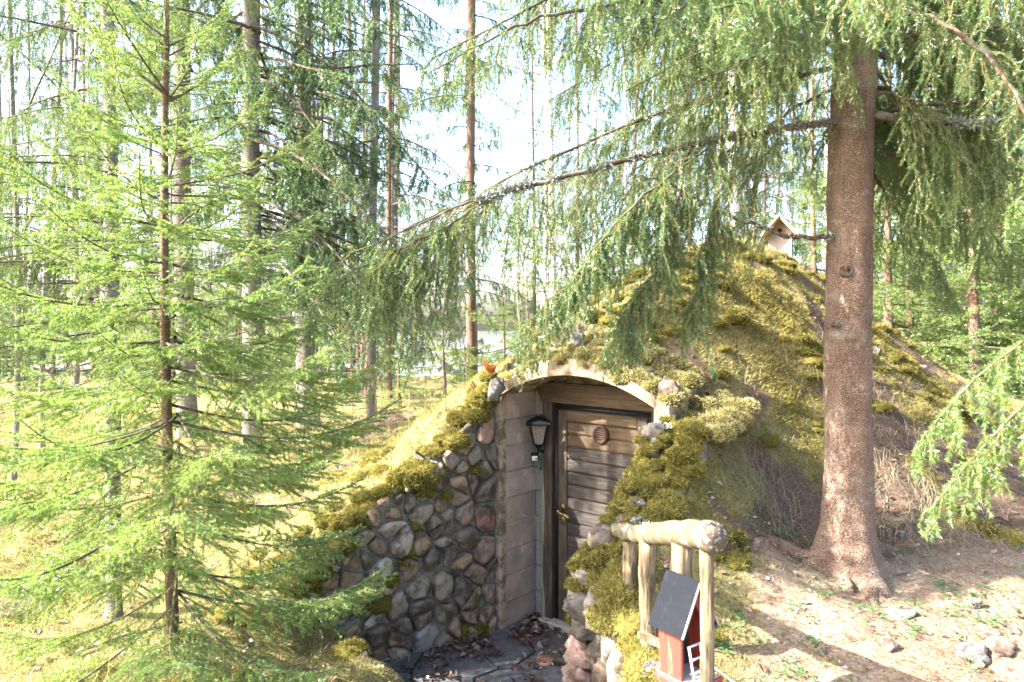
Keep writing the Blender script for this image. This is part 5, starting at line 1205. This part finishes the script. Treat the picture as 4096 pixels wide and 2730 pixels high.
# dry straw and green blades
def grass(n, cx, cy_, rng, ln, mat, lie=.5, wd=.003):
    tb = TB(); x, y = cx + rng.normal(0, .05, n), cy_ + rng.normal(0, .05, n); z = gz(x, y); a = rng.uniform(0, 6.28, n); L = rng.uniform(*ln, n); K = 5
    d = np.stack([np.cos(a) * lie, np.sin(a) * lie, np.ones(n)], -1); d = norm(d); sd = norm(np.cross(d, [0, 0, 1.0])); P = np.stack([x, y, z - .005], -1); Vs = []
    for q in range(K):
        w_ = wd * (1 - q / K) ** .7; Vs += [P - sd * w_ / 2, P + sd * w_ / 2]; d = norm(d + np.array([0, 0, -.38]) * (lie + .2) + rng.normal(size=(n, 3)) * .08); P = P + d * (L / K)[:, None]; P[:, 2] = np.maximum(P[:, 2], gz(P[:, 0], P[:, 1]) + .006)
    Vs.append(P); V = np.stack(Vs, 1).reshape(-1, 3); T = []
    for q in range(K - 1): T += [[2 * q, 2 * q + 1, 2 * q + 3], [2 * q, 2 * q + 3, 2 * q + 2]]
    T.append([2 * K - 2, 2 * K - 1, 2 * K]); T = (np.array(T)[None] + (np.arange(n) * (2 * K + 1))[:, None, None]).reshape(-1, 3); tb.add(V, T); return tb.mesh('grass', [mat])
def clumps(spots, per):
    return np.repeat(np.array([s[0] for s in spots]), per), np.repeat(np.array([s[1] for s in spots]), per)
sp_ = []
while len(sp_) < 110:
    px, py = r3.uniform(2850, 4000), r3.uniform(1350, 2250); D_ = r3.uniform(4.2, 7.0); x = (px - 2048) / FPX * D_
    if abs(HORIZON + (EYE - gz1(x, D_)) / D_ * FPX - py) < 120 and math.hypot(x - bx, D_ - by) > .3: sp_.append((x, D_))
cx, cy_ = clumps(sp_, 26); tag(link('dry_grass', grass(len(cx), cx, cy_, r3, (.12, .38), 'straw', 1.2, .0028)), 'bleached dry grass lying on the mound slope', 'dry grass', kind='stuff')
sp_ = [(r3.uniform(-3, -.4), r3.uniform(2.6, 5.0)) for _ in range(60)] + [(r3.uniform(-6, -1), r3.uniform(6, 11)) for _ in range(120)]
cx, cy_ = clumps(sp_, 14); tag(link('dry_grass', grass(len(cx), cx, cy_, r3, (.06, .22), 'straw', .8, .003)), 'short dry grass tufts in the lit clearing', 'dry grass', kind='stuff')
sp_ = [(r3.uniform(.75, 3.4), r3.uniform(2.4, 5.0)) for _ in range(40)] + [(r3.uniform(-2.5, -.2), r3.uniform(2.6, 4.2)) for _ in range(25)] + [(r3.uniform(-4, 0), r3.uniform(6, 10)) for _ in range(40)]
cx, cy_ = clumps(sp_, 12); tag(link('grass', grass(len(cx), cx, cy_, r3, (.04, .16), 'grass_green', .6, .004)), 'sparse fresh green grass blades', 'grass', kind='stuff')
# herb rosettes
tb = TB(); spots = np.array([(r3.uniform(.85, 2.6), r3.uniform(2.6, 4.4)) for _ in range(320)]); n5 = fbm(spots[:, 0], spots[:, 1], 2.5, 2, 81); spots = spots[n5 > .46]
n = len(spots) * 7; c = np.repeat(spots, 7, 0); a = r3.uniform(0, 6.28, n); q = r3.uniform(.008, .03, n); x, y = c[:, 0] + np.cos(a) * q, c[:, 1] + np.sin(a) * q; z = gz(x, y) + r3.uniform(.012, .035, n)
t = norm(np.stack([np.cos(a), np.sin(a), r3.normal(.1, .25, n)], -1)); s = norm(np.cross(t, [0, 0, 1.0])); L = r3.uniform(.012, .026, n)[:, None]; P = np.stack([x, y, z], -1)
V = np.stack([P, P + t * L * .6 + s * L * .5, P + t * L, P + t * L * .6 - s * L * .5], 1).reshape(-1, 3); T = (np.array([[0, 1, 2], [0, 2, 3]])[None] + (np.arange(n) * 4)[:, None, None]).reshape(-1, 3); tb.add(V, T)
tag(link('herb_cover', tb.mesh('herb_cover', ['herb'])), 'small green herb leaves dotted over the shaded soil', 'ground cover', kind='stuff')
# stones in the soil
for kk, (px, py, w_, h_, mat, lab) in enumerate([(3905, 2630, .085, .055, 'stone_grey', 'grey stone lying in front of a pinkish one on the pale soil'), (3990, 2595, .095, .05, 'stone_pink', 'pinkish stone touching the grey stone on the pale soil'), (3970, 2555, .045, .03, 'stone_grey', 'small grey-violet stone behind the pinkish one'),
        (3600, 2470, .075, .045, 'stone_pale', 'white sunlit stone alone on the pale soil'), (3890, 2420, .06, .04, 'stone_pale', 'pale stone near the edge of the lit soil'), (3560, 2590, .05, .035, 'stone_pink', 'low brownish stone sunk in lit soil'), (3605, 2140, .04, .025, 'stone_grey', 'small grey stone in the dark soil by the roots'),
        (4040, 2520, .05, .03, 'stone_pale', 'flat pale stone past the violet one'), (3500, 1415, .05, .06, 'stone_grey', 'upright grey stone behind the big trunk'), (3690, 1485, .06, .06, 'stone_pink', 'sunlit pinkish stone on the mound flank'), (3290, 2610, .03, .02, 'stone_pale', 'pebble beside the moss edge')]):
    lo_, hi_ = 2.0, 9.0
    for _ in range(40):
        D = (lo_ + hi_) / 2; x = (px - 2048) / FPX * D
        if HORIZON + (EYE - gz1(x, D)) / D * FPX > py: lo_ = D
        else: hi_ = D
    o = link('rock', rock(mat, kk % 6), None, (x, D, gz1(x, D) + h_ * .2), (.1 * kk, .1, kk * 1.1), (w_, w_ * .8, h_)); tag(o, lab, 'rock', 'loose stones on the soil')
tb = TB(); nst = 260; xs_ = r3.uniform(1.0, 3.2, nst); ys_ = r3.uniform(2.4, 4.2, nst); zs_ = gz(xs_, ys_); g2 = np.array([[1, 0, 0], [-1, 0, 0], [0, 1, 0], [0, -1, 0], [0, 0, 1.0], [0, 0, -1]]); ft = np.array([[0, 2, 4], [2, 1, 4], [1, 3, 4], [3, 0, 4], [2, 0, 5], [1, 2, 5], [3, 1, 5], [0, 3, 5]])
for a in range(nst): tb.add(np.array([xs_[a], ys_[a], zs_[a]]) + g2 * r3.uniform(.5, 1.3, (6, 3)) * r3.uniform(.006, .02) * np.array([1, 1, .6]), ft)
tag(link('gravel', tb.mesh('gravel', ['stone_pale'])), 'small gravel bits in the pale soil', 'gravel', kind='stuff')
# fallen branches
for kk, (pts, r_, lab) in enumerate([([(-2.5, 3.85), (-2.25, 3.95), (-2.0, 4.15)], .012, 'grey stick lying at the foot of the slender dark spruce'), ([(.78, 3.05), (.95, 2.85), (1.2, 2.72)], .008, 'thin dark stick lying across the bright moss by the post')]):
    mb = MB(); mb.tube([(p[0], p[1], gz1(*p) + .02) for p in pts], [r_, r_ * .9, r_ * .5], 6); tag(mb.build('fallen_branch', 'branch_wood', None, True), lab, 'stick')
